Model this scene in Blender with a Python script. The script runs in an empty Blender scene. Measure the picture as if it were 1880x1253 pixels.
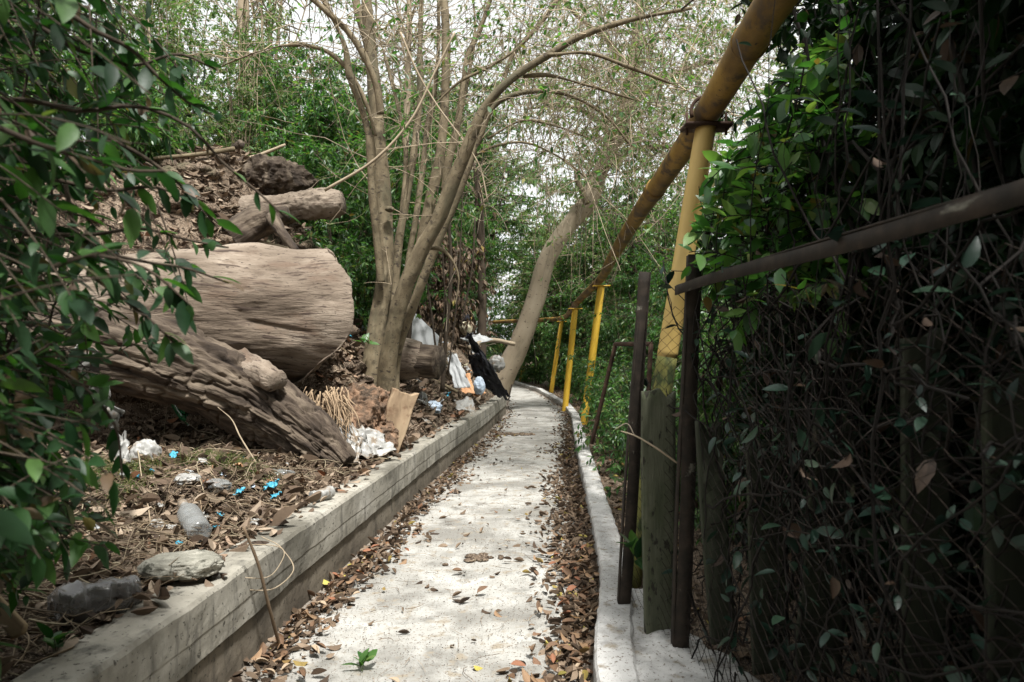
import bpy, math, random
import numpy as np
sc = bpy.context.scene
C = sc.collection
random.seed(7)
R = np.random.default_rng(7)

# ------------------------------------------------------------------ camera
F = 1253.0; CX, HY, CH = 940.0, 650.0, 1.5          # focal length, centre column, horizon row, eye height
cam = bpy.data.objects.new('camera', bpy.data.cameras.new('camera')); C.objects.link(cam)
cam.location = (0, 0, CH); cam.rotation_euler = (math.radians(90), 0, 0)
cam.data.lens = 24.0; cam.data.sensor_width = 36.0; cam.data.shift_y = 0.0125
cam.data.clip_start = 0.02; cam.data.clip_end = 2000
cam.data.dof.use_dof = True; cam.data.dof.focus_distance = 5.5; cam.data.dof.aperture_fstop = 4.0
sc.camera = cam
sc.view_settings.view_transform = 'Standard'; sc.view_settings.look = 'None'
sc.view_settings.gamma = 1; sc.view_settings.exposure = 1.2
# ------------------------------------------------------------------ sky and sun
SUN_EL, SUN_AZ = 62, 158                             # azimuth clockwise from +Y: the sun stands high behind the viewer, to the right
w = bpy.data.worlds.new('World'); sc.world = w; w.use_nodes = True
nt = w.node_tree; nt.nodes.clear()
sky = nt.nodes.new('ShaderNodeTexSky'); sky.sky_type = 'NISHITA'; sky.sun_disc = False
sky.sun_elevation = math.radians(SUN_EL); sky.sun_rotation = math.radians(SUN_AZ)
sky.dust_density = 6.0; sky.air_density = 1.2; sky.altitude = 50
hs = nt.nodes.new('ShaderNodeHueSaturation'); hs.inputs['Saturation'].default_value = 0.30; hs.inputs['Value'].default_value = 1.0
mx = nt.nodes.new('ShaderNodeMix'); mx.data_type = 'RGBA'; mx.inputs[0].default_value = 0.55
mx.inputs[7].default_value = (9.0, 9.2, 9.0, 1)     # thin white cloud
bg = nt.nodes.new('ShaderNodeBackground'); bg.inputs['Strength'].default_value = 0.085
ow = nt.nodes.new('ShaderNodeOutputWorld')
nt.links.new(sky.outputs[0], hs.inputs['Color']); nt.links.new(hs.outputs[0], mx.inputs[6])
nt.links.new(mx.outputs[2], bg.inputs[0]); nt.links.new(bg.outputs[0], ow.inputs[0])
sl = bpy.data.lights.new('sun', 'SUN'); sl.energy = 3.4; sl.angle = math.radians(5); sl.color = (1, .985, .95)
so = bpy.data.objects.new('sun', sl); C.objects.link(so)
so.rotation_euler = (math.radians(90 - SUN_EL), 0, math.radians(180 - SUN_AZ))
so.location = (8, -4, 20)
cy = sc.cycles
cy.use_denoising = True; cy.max_bounces = 7; cy.diffuse_bounces = 4; cy.glossy_bounces = 2
cy.transmission_bounces = 5; cy.transparent_max_bounces = 6; cy.sample_clamp_indirect = 6
cy.caustics_reflective = False; cy.caustics_refractive = False

def P(px, py, d):
    """photograph pixel + distance -> world point"""
    return np.array([(px - CX) / F * d, d, CH + (HY - py) / F * d])

# ------------------------------------------------------------------ noise
def _h(i, j, k, s):
    n = (i * 374761393 + j * 668265263 + k * 2147483647 + s * 974634777) & 0xffffffff
    n = ((n ^ (n >> 13)) * 1274126177) & 0xffffffff
    n = (n ^ (n >> 16)) & 0xffffffff
    return n / 2147483648.0 - 1.0
def vn(p, s=0):
    p = np.asarray(p, float); i = np.floor(p).astype(np.int64); f = p - i; f = f * f * (3 - 2 * f)
    r = 0
    for a in (0, 1):
        for b in (0, 1):
            for c in (0, 1):
                wt = (f[:, 0] if a else 1 - f[:, 0]) * (f[:, 1] if b else 1 - f[:, 1]) * (f[:, 2] if c else 1 - f[:, 2])
                r = r + wt * _h(i[:, 0] + a, i[:, 1] + b, i[:, 2] + c, s)
    return r
def fbm(p, o=4, s=0):
    p = np.asarray(p, float); r = 0; a = 1; t = 0
    for k in range(o):
        r = r + a * vn(p * 2 ** k, s + k); t += a; a *= .5
    return r / t
def ridge(p, o=4, s=0):
    p = np.asarray(p, float); r = 0; a = 1; t = 0
    for k in range(o):
        r = r + a * (1 - 2 * np.abs(vn(p * 2 ** k, s + k))); t += a; a *= .5
    return r / t
def sm(t): t = np.clip(t, 0, 1); return t * t * (3 - 2 * t)
def unit(v): v = np.asarray(v, float); return v / np.maximum(np.linalg.norm(v, axis=-1, keepdims=True), 1e-9)

# ------------------------------------------------------------------ materials
def mat(name, ramp, scale=4., stretch=(1, 1, 1), coord='obj', detail=8, rough=.8, bump=.3, bs=None, bd=.01,
        island=None, trans=0., tcol=None, spec=.3, dirt=(), metal=0, rrand=0, bst=None, vor=None):
    m = bpy.data.materials.new(name); m.use_nodes = True; t = m.node_tree; N = t.nodes; L = t.links; N.clear()
    out = N.new('ShaderNodeOutputMaterial'); b = N.new('ShaderNodeBsdfPrincipled')
    b.inputs['Roughness'].default_value = rough; b.inputs['Specular IOR Level'].default_value = spec
    b.inputs['Metallic'].default_value = metal
    if coord == 'obj': cs = N.new('ShaderNodeTexCoord').outputs['Object']
    else:
        a = N.new('ShaderNodeAttribute'); a.attribute_name = coord; cs = a.outputs['Vector']
    def mapped(st):
        mp = N.new('ShaderNodeMapping'); mp.inputs['Scale'].default_value = st; L.new(cs, mp.inputs[0]); return mp.outputs[0]
    def noise(sc_, st, det=8, rg=.6, dist=0):
        n = N.new('ShaderNodeTexNoise'); n.inputs['Scale'].default_value = sc_; n.inputs['Detail'].default_value = det
        n.inputs['Roughness'].default_value = rg; n.inputs['Distortion'].default_value = dist
        L.new(mapped(st), n.inputs['Vector']); return n.outputs[0]
    def rampn(src, rp):
        r = N.new('ShaderNodeValToRGB'); e = r.color_ramp.elements
        while len(e) < len(rp): e.new(.5)
        for q, (p_, c_) in zip(e, rp): q.position = p_; q.color = (*c_, 1)
        L.new(src, r.inputs[0]); return r.outputs[0]
    def mix(fac, A, B, mode='MIX'):
        x = N.new('ShaderNodeMix'); x.data_type = 'RGBA'; x.blend_type = mode
        for sk, v in ((x.inputs[0], fac), (x.inputs[6], A), (x.inputs[7], B)):
            if hasattr(v, 'links'): L.new(v, sk)
            elif isinstance(v, tuple): sk.default_value = (*v, 1)
            else: sk.default_value = v
        return x.outputs[2]
    n1 = noise(scale, stretch, detail)
    col = rampn(n1, ramp)
    if island:
        g = N.new('ShaderNodeNewGeometry'); ic = rampn(g.outputs['Random Per Island'], island)
        col = mix(1.0, ic, col, 'MULTIPLY')
    for (dsc, lo, hi, dc, dst) in dirt:
        dn = noise(dsc, dst, 9, .62)
        col = mix(rampn(dn, [(lo, (0, 0, 0)), (hi, (1, 1, 1))]), col, dc)
    L.new(col, b.inputs['Base Color'])
    if bump:
        bn = noise(bs or scale * 4, bst or stretch, 8, .65)
        bp = N.new('ShaderNodeBump'); bp.inputs['Strength'].default_value = bump; bp.inputs['Distance'].default_value = bd
        L.new(bn, bp.inputs['Height']); L.new(bp.outputs[0], b.inputs['Normal'])
    sh = b.outputs[0]
    if trans:
        tr = N.new('ShaderNodeBsdfTranslucent'); ms = N.new('ShaderNodeMixShader'); ms.inputs[0].default_value = trans
        L.new(mix(1.0, col, tcol or (1, 1, 1), 'MULTIPLY'), tr.inputs[0]) if tcol else L.new(col, tr.inputs[0])
        L.new(b.outputs[0], ms.inputs[1]); L.new(tr.outputs[0], ms.inputs[2]); sh = ms.outputs[0]
    L.new(sh, out.inputs[0])
    return m
W2 = [(.2, (.75, .75, .75)), (.8, (1.15, 1.15, 1.15))]
MT = {}
MT['leaf'] = mat('leaf green', W2, 6, island=[(0, (.022, .065, .02)), (.4, (.05, .13, .035)), (.75, (.09, .18, .05)), (.93, (.15, .22, .07)), (1, (.14, .085, .03))], bump=0, rough=.4, spec=.5, trans=.42, tcol=(1.6, 2.0, .8))
MT['leafdark'] = mat('shade-darkened leaf of the hedge', W2, 6, island=[(0, (.004, .012, .005)), (.6, (.008, .024, .008)), (.93, (.014, .036, .011)), (.97, (.05, .03, .018))], bump=0, rough=.45, spec=.22, trans=.16, tcol=(1.6, 2.2, .7))  # the hedge's deep shade is put into these near-black leaf colours
MT['leaffore'] = mat('glossy near leaf', [(.2, (.7, .7, .7)), (.8, (1.2, 1.2, 1.2))], 30, island=[(0, (.01, .034, .012)), (.5, (.02, .058, .018)), (.8, (.05, .115, .028)), (.92, (.08, .16, .035)), (.95, (.11, .07, .04))], bump=.35, bs=60, bd=.002, rough=.5, spec=.4, trans=.28, tcol=(1.5, 2.2, .7))
MT['leafpale'] = mat('pale leaf', W2, 6, island=[(0, (.05, .10, .03)), (.5, (.11, .19, .055)), (.85, (.18, .27, .09)), (1, (.26, .22, .09))], bump=0, rough=.45, spec=.4, trans=.38, tcol=(1.3, 1.6, .8))
MT['deadleaf'] = mat('dead leaf', W2, 25, island=[(0, (.035, .024, .016)), (.3, (.08, .054, .036)), (.6, (.16, .112, .074)), (.9, (.25, .185, .13)), (.96, (.19, .09, .048)), (1, (.34, .29, .08))], bump=.3, bs=80, bd=.002, rough=.7, spec=.2, trans=.12)
MT['deadtan'] = mat('pale dead leaf', W2, 25, island=[(0, (.05, .034, .024)), (.35, (.13, .09, .062)), (.7, (.23, .17, .12)), (.93, (.36, .285, .21)), (1, (.22, .10, .05))], bump=.3, bs=80, bd=.002, rough=.7, spec=.2, trans=.1)
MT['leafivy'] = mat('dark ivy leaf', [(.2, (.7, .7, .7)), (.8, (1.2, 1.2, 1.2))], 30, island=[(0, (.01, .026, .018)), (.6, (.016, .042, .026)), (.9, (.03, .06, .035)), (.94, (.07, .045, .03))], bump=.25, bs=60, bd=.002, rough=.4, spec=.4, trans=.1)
MT['stemdark'] = mat('stem darkened for shade', [(.25, (.005, .004, .003)), (.6, (.013, .010, .008)), (.8, (.035, .027, .02))], 9, (1, 1, .3), 'tc', rough=.9, bump=.4, bs=50, bd=.004)  # stem colours darkened to carry the hedge's shade
MT['deadshade'] = mat('dark dead leaf', W2, 25, island=[(0, (.03, .018, .012)), (.7, (.08, .05, .032)), (1, (.15, .11, .08))], bump=.3, bs=80, bd=.002, rough=.7)  # dead leaf copy painted darker for the shaded hedge
MT['barksmooth'] = mat('pale smooth bark', [(.25, (.24, .19, .13)), (.5, (.34, .28, .20)), (.75, (.44, .37, .28))], 2, (1, 1, .4), 'tc', rough=.85, bump=.4, bs=20, bd=.01, dirt=[(1.5, .54, .64, (.19, .155, .11), (1, 1, .4)), (8, .60, .66, (.12, .09, .065), (1, 1, 2))])
MT['yellowpale'] = mat('faded yellow paint', [(.3, (.50, .34, .10)), (.7, (.64, .46, .17))], 5, (1, 1, .3), 'tc', rough=.55, bump=.2, bs=40, bd=.002, spec=.4, dirt=[(3, .58, .74, (.34, .21, .07), (1, 1, .5))])
MT['ironrail'] = mat('dark rusted rail', [(.25, (.010, .008, .006)), (.5, (.024, .018, .013)), (.75, (.05, .035, .025))], 14, rough=.85, bump=.5, bs=80, bd=.002, dirt=[(9, .62, .68, (.16, .15, .12), (1, .3, 1))])
MT['bark'] = mat('smooth pale bark', [(.25, (.075, .056, .034)), (.5, (.155, .122, .074)), (.75, (.26, .215, .14))], 9, (1, 1, .5), 'tc', rough=.85, bump=.9, bs=40, bd=.008, bst=(1, 1, .5), dirt=[(3, .50, .62, (.095, .085, .052), (1, 1, .3)), (6, .53, .63, (.085, .068, .042), (1, 1, .8)), (14, .58, .64, (.05, .038, .026), (1, 1, 1.6)), (40, .62, .66, (.06, .045, .03), (1, 1, 1.5))])
MT['barkdark'] = mat('dark bark', [(.25, (.03, .022, .016)), (.6, (.07, .052, .036)), (.8, (.12, .10, .07))], 9, (1, 1, .3), 'tc', rough=.9, bump=.6, bs=50, bd=.006)
MT['barkpale'] = mat('pale twig bark', [(.25, (.24, .19, .14)), (.6, (.40, .335, .25)), (.8, (.52, .46, .36))], 9, (1, 1, .3), 'tc', rough=.85, bump=.4, bs=50, bd=.005, island=[(0, (.5, .5, .5)), (1, (1.15, 1.1, 1.0))])
MT['twig'] = mat('twig brown', W2, 9, island=[(0, (.05, .035, .022)), (.5, (.14, .095, .06)), (.8, (.26, .19, .12)), (1, (.36, .29, .2))], bump=0, rough=.8)
MT['greenstem'] = mat('green stem', [(.3, (.03, .045, .018)), (.7, (.08, .10, .04))], 9, bump=0, rough=.6)
MT['logwood'] = mat('debarked log wood', [(.25, (.12, .092, .068)), (.45, (.20, .158, .12)), (.58, (.26, .212, .165)), (.75, (.36, .31, .25))], 4, (1, 1, .35), 'tc', rough=.92, bump=.8, bs=26, bd=.03, bst=(1.2, 1.2, .22), dirt=[(1.1, .47, .58, (.125, .095, .07), (1, 1, .7)), (3.5, .53, .62, (.13, .092, .066), (1, 1, .4)), (18, .57, .63, (.06, .042, .032), (1, 1, .16)), (60, .60, .64, (.05, .035, .027), (1, 1, .3))])  # the first, broad dirt layer paints dappled shade patches on the wood
MT['logbark'] = mat('rough bark', [(.30, (.018, .013, .010)), (.48, (.065, .048, .035)), (.7, (.19, .15, .11))], 10, (1.3, 1.3, .22), 'tc', rough=.95, bump=1., bs=22, bd=.03, bst=(1.2, 1.2, .25), dirt=[(2, .55, .7, (.03, .022, .016), (1, 1, .4))])
MT['cutwood'] = mat('cut wood', [(.25, (.16, .105, .065)), (.5, (.30, .215, .135)), (.8, (.44, .34, .225))], 7, (1, 1, .25), 'tc', rough=.85, bump=.5, bs=30, bd=.008, bst=(1, 1, .2), dirt=[(5, .52, .64, (.15, .085, .05), (1, 1, 1))])
MT['rotwood'] = mat('rotten red wood', [(.3, (.05, .034, .024)), (.46, (.13, .085, .056)), (.58, (.24, .145, .09)), (.75, (.40, .28, .19))], 7, rough=.95, bump=1., bs=40, bd=.02, dirt=[(6, .5, .62, (.07, .05, .035), (1, 1, 1))])
MT['soil'] = mat('bank soil', [(.28, (.045, .032, .022)), (.45, (.12, .085, .058)), (.6, (.21, .155, .11)), (.78, (.34, .27, .20))], 3.6, rough=.98, bump=1., bs=30, bd=.04, dirt=[(30, .50, .56, (.045, .03, .02), (1, 1, 1)), (90, .55, .6, (.34, .27, .2), (1, 1, 1)), (1.1, .56, .66, (.06, .06, .03), (1, 1, 1))])
MT['rock'] = mat('grey stone', [(.25, (.10, .095, .075)), (.5, (.24, .23, .19)), (.75, (.42, .40, .34))], 9, rough=.95, bump=.9, bs=40, bd=.01, dirt=[(14, .55, .65, (.035, .035, .025), (1, 1, 1))])
MT['yellow'] = mat('yellow paint', [(.3, (.52, .31, .03)), (.7, (.70, .45, .05))], 5, (1, 1, .3), 'tc', rough=.5, bump=.25, bs=40, bd=.003, spec=.4, dirt=[(6, .58, .72, (.23, .14, .04), (1, 1, .5)), (24, .70, .76, (.12, .06, .03), (1, 1, 1))])
MT['yellowgrimeshade'] = mat('shade-darkened grimy yellow', [(.25, (.07, .042, .018)), (.45, (.17, .10, .028)), (.6, (.31, .19, .045)), (.8, (.44, .29, .08))], 3.5, (1, 1, .5), 'tc', rough=.65, bump=.35, bs=50, bd=.003, dirt=[(9, .52, .62, (.09, .06, .035), (1, 1, .6)), (40, .62, .68, (.05, .03, .02), (1, 1, 1))])  # brown grime, and the pipe's shadow painted in as a darker tone
MT['mossy'] = mat('mossy lower paint', [(.3, (.10, .11, .03)), (.7, (.22, .20, .06))], 8, (1, 1, .3), 'tc', rough=.8, bump=.3, bs=50, bd=.003, dirt=[(10, .5, .6, (.04, .055, .02), (1, 1, .4))])
MT['rust'] = mat('rusty iron', [(.25, (.025, .016, .012)), (.5, (.06, .035, .024)), (.75, (.12, .075, .05))], 14, rough=.85, bump=.5, bs=80, bd=.002, metal=.2, dirt=[(5, .62, .7, (.24, .21, .18), (1, .4, 1))])
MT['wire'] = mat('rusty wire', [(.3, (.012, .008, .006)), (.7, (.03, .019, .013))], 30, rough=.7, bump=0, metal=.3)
MT['oldboard'] = mat('weathered shade-darkened board', [(.25, (.016, .019, .012)), (.5, (.035, .039, .025)), (.75, (.065, .067, .046))], 5, (2, 2, .3), 'tc', rough=.9, bump=.5, bs=24, bd=.006, bst=(2, 2, .3), dirt=[(3, .5, .65, (.05, .065, .03), (1, 1, .5))])  # weathered grey-green, painted darker to carry the shade behind the mesh
MT['mossboard'] = mat('mossy grey board', [(.25, (.04, .044, .028)), (.5, (.095, .10, .066)), (.75, (.16, .16, .115))], 7, (2, 2, .3), 'tc', rough=.9, bump=.9, bs=30, bd=.008, bst=(2, 2, .3), dirt=[(3, .48, .6, (.055, .07, .03), (1, 1, .5)), (30, .58, .63, (.03, .028, .02), (1, 1, .4))])
MT['dryboard'] = mat('dry plank', [(.25, (.16, .11, .06)), (.5, (.30, .22, .13)), (.75, (.42, .33, .21))], 6, (2, 2, .2), 'tc', rough=.9, bump=.5, bs=24, bd=.004, bst=(2, 2, .2))
MT['cloth'] = mat('black cloth', [(.3, (.008, .008, .011)), (.7, (.022, .022, .03))], 20, rough=.85, bump=.3, bs=200, bd=.001)
MT['bagwhite'] = mat('white plastic', [(.3, (.27, .26, .24)), (.7, (.44, .44, .42))], 9, rough=.4, bump=.3, bs=40, bd=.003, spec=.5, trans=.2, dirt=[(9, .52, .60, (.24, .19, .14), (1, 1, 1))])
MT['boardwhite'] = mat('white board', [(.3, (.33, .34, .34)), (.7, (.43, .44, .44))], 3, rough=.6, bump=.1, dirt=[(5, .62, .7, (.34, .30, .25), (1, 1, 1))])
MT['blue'] = mat('blue film', [(.3, (.03, .20, .30)), (.7, (.08, .36, .48))], 12, rough=.35, bump=.3, bs=50, bd=.003)
MT['palebl'] = mat('pale blue film', [(.3, (.30, .38, .48)), (.7, (.55, .62, .70))], 12, rough=.35, bump=.3, bs=50, bd=.003)
MT['red'] = mat('red plastic', [(.3, (.45, .03, .02)), (.7, (.6, .06, .03))], 8, rough=.45, bump=.1)
MT['orange'] = mat('orange card', [(.3, (.45, .22, .10)), (.7, (.62, .36, .20))], 8, rough=.8, bump=.3)
MT['foam'] = mat('cream foam', [(.3, (.45, .40, .27)), (.7, (.62, .57, .42))], 12, rough=.8, bump=.5, bs=40, bd=.01)
MT['crumb'] = mat('dark crumbs', W2, 9, island=[(0, (.02, .015, .011)), (.6, (.07, .05, .034)), (1, (.16, .12, .08))], bump=0, rough=.9)
MT['straw'] = mat('dry straw', W2, 9, island=[(0, (.07, .05, .03)), (.6, (.18, .135, .085)), (1, (.36, .30, .2))], bump=0, rough=.7)
MT['grass'] = mat('grass', W2, 4, island=[(0, (.04, .08, .015)), (.6, (.10, .15, .03)), (1, (.30, .25, .10))], bump=0, rough=.6, trans=.3)
def glassy(name, col, rough=.12, alpha=.5):
    m = bpy.data.materials.new(name); m.use_nodes = True; t = m.node_tree; N = t.nodes; L = t.links; N.clear()
    o = N.new('ShaderNodeOutputMaterial'); b = N.new('ShaderNodeBsdfPrincipled'); tr = N.new('ShaderNodeBsdfTransparent'); x = N.new('ShaderNodeMixShader')
    fr = N.new('ShaderNodeLayerWeight'); fr.inputs[0].default_value = .5
    mr = N.new('ShaderNodeMapRange'); mr.inputs[3].default_value = alpha; mr.inputs[4].default_value = 1.0
    nz = N.new('ShaderNodeTexNoise'); nz.inputs['Scale'].default_value = 18; bp = N.new('ShaderNodeBump'); bp.inputs['Strength'].default_value = .5; bp.inputs['Distance'].default_value = .01
    tc = N.new('ShaderNodeTexCoord'); L.new(tc.outputs['Object'], nz.inputs['Vector']); L.new(nz.outputs[0], bp.inputs['Height']); L.new(bp.outputs[0], b.inputs['Normal'])
    b.inputs['Base Color'].default_value = (*col, 1); b.inputs['Roughness'].default_value = rough; b.inputs['Specular IOR Level'].default_value = .8
    tr.inputs[0].default_value = (*[min(1, .75 + .25 * c / max(col)) for c in col], 1)
    L.new(fr.outputs['Facing'], mr.inputs[0]); L.new(mr.outputs[0], x.inputs[0]); L.new(tr.outputs[0], x.inputs[1]); L.new(b.outputs[0], x.inputs[2]); L.new(x.outputs[0], o.inputs[0])
    return m
MT['clear'] = glassy('clear bottle plastic', (.22, .225, .22), .15, .28)
MT['greyclear'] = glassy('dirty bottle plastic', (.13, .125, .12), .22, .72)
MT['greenglass'] = glassy('green glass', (.02, .13, .05), .08, .82)

def edge_mat(name, ramp, dirtc, side=False, rampscale=2.2, sp=1):
    """concrete whose dirt gathers where the 'edge' attribute is high"""
    m = mat(name, ramp, rampscale, rough=.93, bump=.45, bs=55, bd=.004, dirt=[(1.2, .48, .60, tuple(c*.80 for c in ramp[0][1]), (1, 1, 1)), (4, .52, .66, tuple(c*.72 for c in ramp[0][1]), (1, 1, 1)), (9, .56, .66, (.25, .215, .165), (1, 1, 1)), (60, .585, .63, (.13, .10, .075), (1, 1, 1)), (160, .62, .66, (.07, .055, .042), (1, 1, 1))] if sp else [(1.6, .48, .62, tuple(c*.62 for c in ramp[0][1]), (1, 1, 1)), (5, .54, .66, tuple(c*.45 for c in ramp[1][1]), (2.5, 2.5, .5)), (40, .60, .64, tuple(c*.35 for c in ramp[0][1]), (1, 1, 1))])
    t = m.node_tree; N = t.nodes; L = t.links
    b = next(n for n in N if n.type == 'BSDF_PRINCIPLED'); src = b.inputs['Base Color'].links[0].from_socket
    a = N.new('ShaderNodeAttribute'); a.attribute_name = 'edge'
    nz = N.new('ShaderNodeTexNoise'); nz.inputs['Scale'].default_value = 5; nz.inputs['Detail'].default_value = 9; nz.inputs['Roughness'].default_value = .7
    tc = N.new('ShaderNodeTexCoord'); mp = N.new('ShaderNodeMapping'); L.new(tc.outputs['Object'], mp.inputs[0]); L.new(mp.outputs[0], nz.inputs['Vector'])
    if side: mp.inputs['Scale'].default_value = (3, 3, .5)
    ad = N.new('ShaderNodeMath'); ad.operation = 'ADD'; L.new(a.outputs['Fac'], ad.inputs[0]); L.new(nz.outputs[0], ad.inputs[1])
    mr = N.new('ShaderNodeMapRange'); mr.inputs[1].default_value = .78; mr.inputs[2].default_value = 1.25; L.new(ad.outputs[0], mr.inputs[0])
    x = N.new('ShaderNodeMix'); x.data_type = 'RGBA'; L.new(mr.outputs[0], x.inputs[0]); L.new(src, x.inputs[6]); x.inputs[7].default_value = (*dirtc, 1)
    L.new(x.outputs[2], b.inputs['Base Color'])
    return m
MT['path'] = edge_mat('path concrete', [(.3, (.25, .24, .215)), (.5, (.34, .33, .302)), (.7, (.42, .412, .385))], (.13, .09, .06), rampscale=3)
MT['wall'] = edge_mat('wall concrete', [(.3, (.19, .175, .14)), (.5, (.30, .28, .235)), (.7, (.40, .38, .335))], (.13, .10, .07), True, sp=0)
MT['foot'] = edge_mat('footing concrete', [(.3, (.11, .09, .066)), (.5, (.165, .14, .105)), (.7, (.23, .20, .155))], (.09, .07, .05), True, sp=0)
MT['kerb'] = edge_mat('kerb concrete', [(.3, (.40, .39, .37)), (.5, (.52, .51, .49)), (.7, (.62, .615, .595))], (.14, .11, .08))

# ------------------------------------------------------------------ object helpers
def tag(o, label=None, cat=None, group=None, kind=None):
    for k, v in (('label', label), ('category', cat), ('group', group), ('kind', kind)):
        if v: o[k] = v
    return o
def thing(name, label, cat, loc=(0, 0, 0), group=None, rz=0):
    o = bpy.data.objects.new(name, None); C.objects.link(o); o.location = tuple(float(v) for v in loc); o.rotation_euler = (0, 0, rz)
    o.empty_display_size = .1
    return tag(o, label, cat, group)
def mesh(name, v, faces, material, smooth=False, attrs=None):
    """faces: list of int arrays (n,3) or (n,4)"""
    v = np.asarray(v, np.float32); me = bpy.data.meshes.new(name); me.vertices.add(len(v)); me.vertices.foreach_set('co', v.ravel())
    faces = [np.asarray(f, np.int32) for f in faces if len(f)]
    tot = np.concatenate([np.full(len(f), f.shape[1], np.int32) for f in faces]); li = np.concatenate([f.ravel() for f in faces])
    st = np.concatenate([[0], np.cumsum(tot)[:-1]]).astype(np.int32)
    me.loops.add(len(li)); me.loops.foreach_set('vertex_index', li); me.polygons.add(len(tot)); me.polygons.foreach_set('loop_start', st)
    me.polygons.foreach_set('loop_total', tot)
    me.update(calc_edges=True)
    me.polygons.foreach_set('use_smooth', np.full(len(tot), smooth, bool))
    for k, a in (attrs or {}).items():
        a = np.asarray(a, np.float32)
        if a.ndim == 2: at = me.attributes.new(k, 'FLOAT_VECTOR', 'POINT'); at.data.foreach_set('vector', a.ravel())
        else: at = me.attributes.new(k, 'FLOAT', 'POINT'); at.data.foreach_set('value', a)
    me.materials.append(material)
    return me
class MB:
    def __init__(s): s.v = []; s.q = []; s.t = []; s.tc = []; s.e = []; s.n = 0
    def add(s, v, faces, tc=None, edge=None):
        v = np.asarray(v, float)
        s.v.append(v); s.tc.append(v if tc is None else tc); s.e.append(np.zeros(len(v)) if edge is None else edge)
        for f in faces:
            f = np.asarray(f)
            if len(f): (s.q if f.shape[1] == 4 else s.t).append(f + s.n)
        s.n += len(v); return s
    def mesh(s, name, m, smooth=True, off=None):
        v = np.concatenate(s.v)
        if off is not None: v = v - np.asarray(off)
        fs = []
        if s.q: fs.append(np.concatenate(s.q))
        if s.t: fs.append(np.concatenate(s.t))
        return mesh(name, v, fs, m, smooth, {'tc': np.concatenate(s.tc), 'edge': np.concatenate(s.e)})
    def build(s, name, m, parent=None, smooth=True, label=None, cat=None, group=None, kind=None, origin=True):
        """vertices are world positions; a child is stored relative to its thing"""
        if parent is not None:
            root = parent; off = np.zeros(3)
            while root is not None: off += np.array(root.location); root = root.parent
        elif origin:
            v = np.concatenate(s.v); off = np.array([v[:, 0].mean(), v[:, 1].mean(), v[:, 2].min()])
        else: off = np.zeros(3)
        o = bpy.data.objects.new(name, s.mesh(name, m, smooth, off)); C.objects.link(o)
        if parent is not None: o.parent = parent
        else: o.location = off
        return tag(o, label, cat, group, kind)
def resample(p, n):
    p = np.asarray(p, float)
    if len(p) == 2: p = np.array([p[0], (p[0] + p[1]) / 2, p[1]])
    d = np.concatenate([[0], np.cumsum(np.linalg.norm(np.diff(p[:, :3], axis=0), axis=1))]); t = np.linspace(0, d[-1], n)
    m = np.gradient(p, d, axis=0); i = np.clip(np.searchsorted(d, t) - 1, 0, len(d) - 2)
    h = (d[i + 1] - d[i])[:, None]; u = ((t - d[i])[:, None]) / h
    return (2*u**3-3*u**2+1)*p[i] + (u**3-2*u**2+u)*h*m[i] + (-2*u**3+3*u**2)*p[i+1] + (u**3-u**2)*h*m[i+1]
def tube(mb, pts, rad, sides=10, n=None, disp=None, cap=True, ov=1.0):
    """one smooth tapering tube; disp(tc) -> radial displacement"""
    pts = np.asarray(pts, float); rad = np.full(len(pts), rad) if np.isscalar(rad) else np.asarray(rad, float)
    a = np.column_stack([pts, rad])
    if n: a = resample(a, n)
    p, r = a[:, :3], np.maximum(a[:, 3], 1e-4); n = len(p)
    T = unit(np.gradient(p, axis=0)); ref = np.array([0, 0, 1.]) if abs(T[0, 2]) < .8 else np.array([1., 0, 0])
    U = np.zeros_like(T); U[0] = unit(np.cross(T[0], ref))
    for i in range(1, n): U[i] = unit(U[i-1] - T[i] * np.dot(U[i-1], T[i]))
    V = np.cross(T, U)
    s = np.concatenate([[0], np.cumsum(np.linalg.norm(np.diff(p, axis=0), axis=1))])
    th = np.linspace(0, 2*np.pi, sides, endpoint=False); c, sn = np.cos(th), np.sin(th)
    tc = np.stack([r[:, None]*c, r[:, None]*sn, np.repeat(s[:, None], sides, 1)], -1)
    rr = np.repeat(r[:, None], sides, 1)
    if disp is not None: rr = rr + disp(tc.reshape(-1, 3)).reshape(n, sides)
    v = p[:, None] + U[:, None]*(rr*c)[..., None] + V[:, None]*(rr*sn*ov)[..., None]
    i = np.arange(n-1)[:, None]*sides; j = np.arange(sides)[None]; j2 = (j+1) % sides
    q = np.stack([i+j, i+j2, i+sides+j2, i+sides+j], -1).reshape(-1, 4)
    v = v.reshape(-1, 3); tcf = tc.reshape(-1, 3); tr = []
    if cap:
        v = np.vstack([v, v[:sides].mean(0), v[-sides:].mean(0)]); tcf = np.vstack([tcf, [0, 0, 0], [0, 0, s[-1]]])
        k = n*sides; jj = np.arange(sides); jn = (jj+1) % sides
        tr = np.vstack([np.stack([jn, jj, np.full(sides, k)], -1), np.stack([(n-1)*sides+jj, (n-1)*sides+jn, np.full(sides, k+1)], -1)])
    mb.add(v, [q, tr], tcf); return mb
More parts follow.
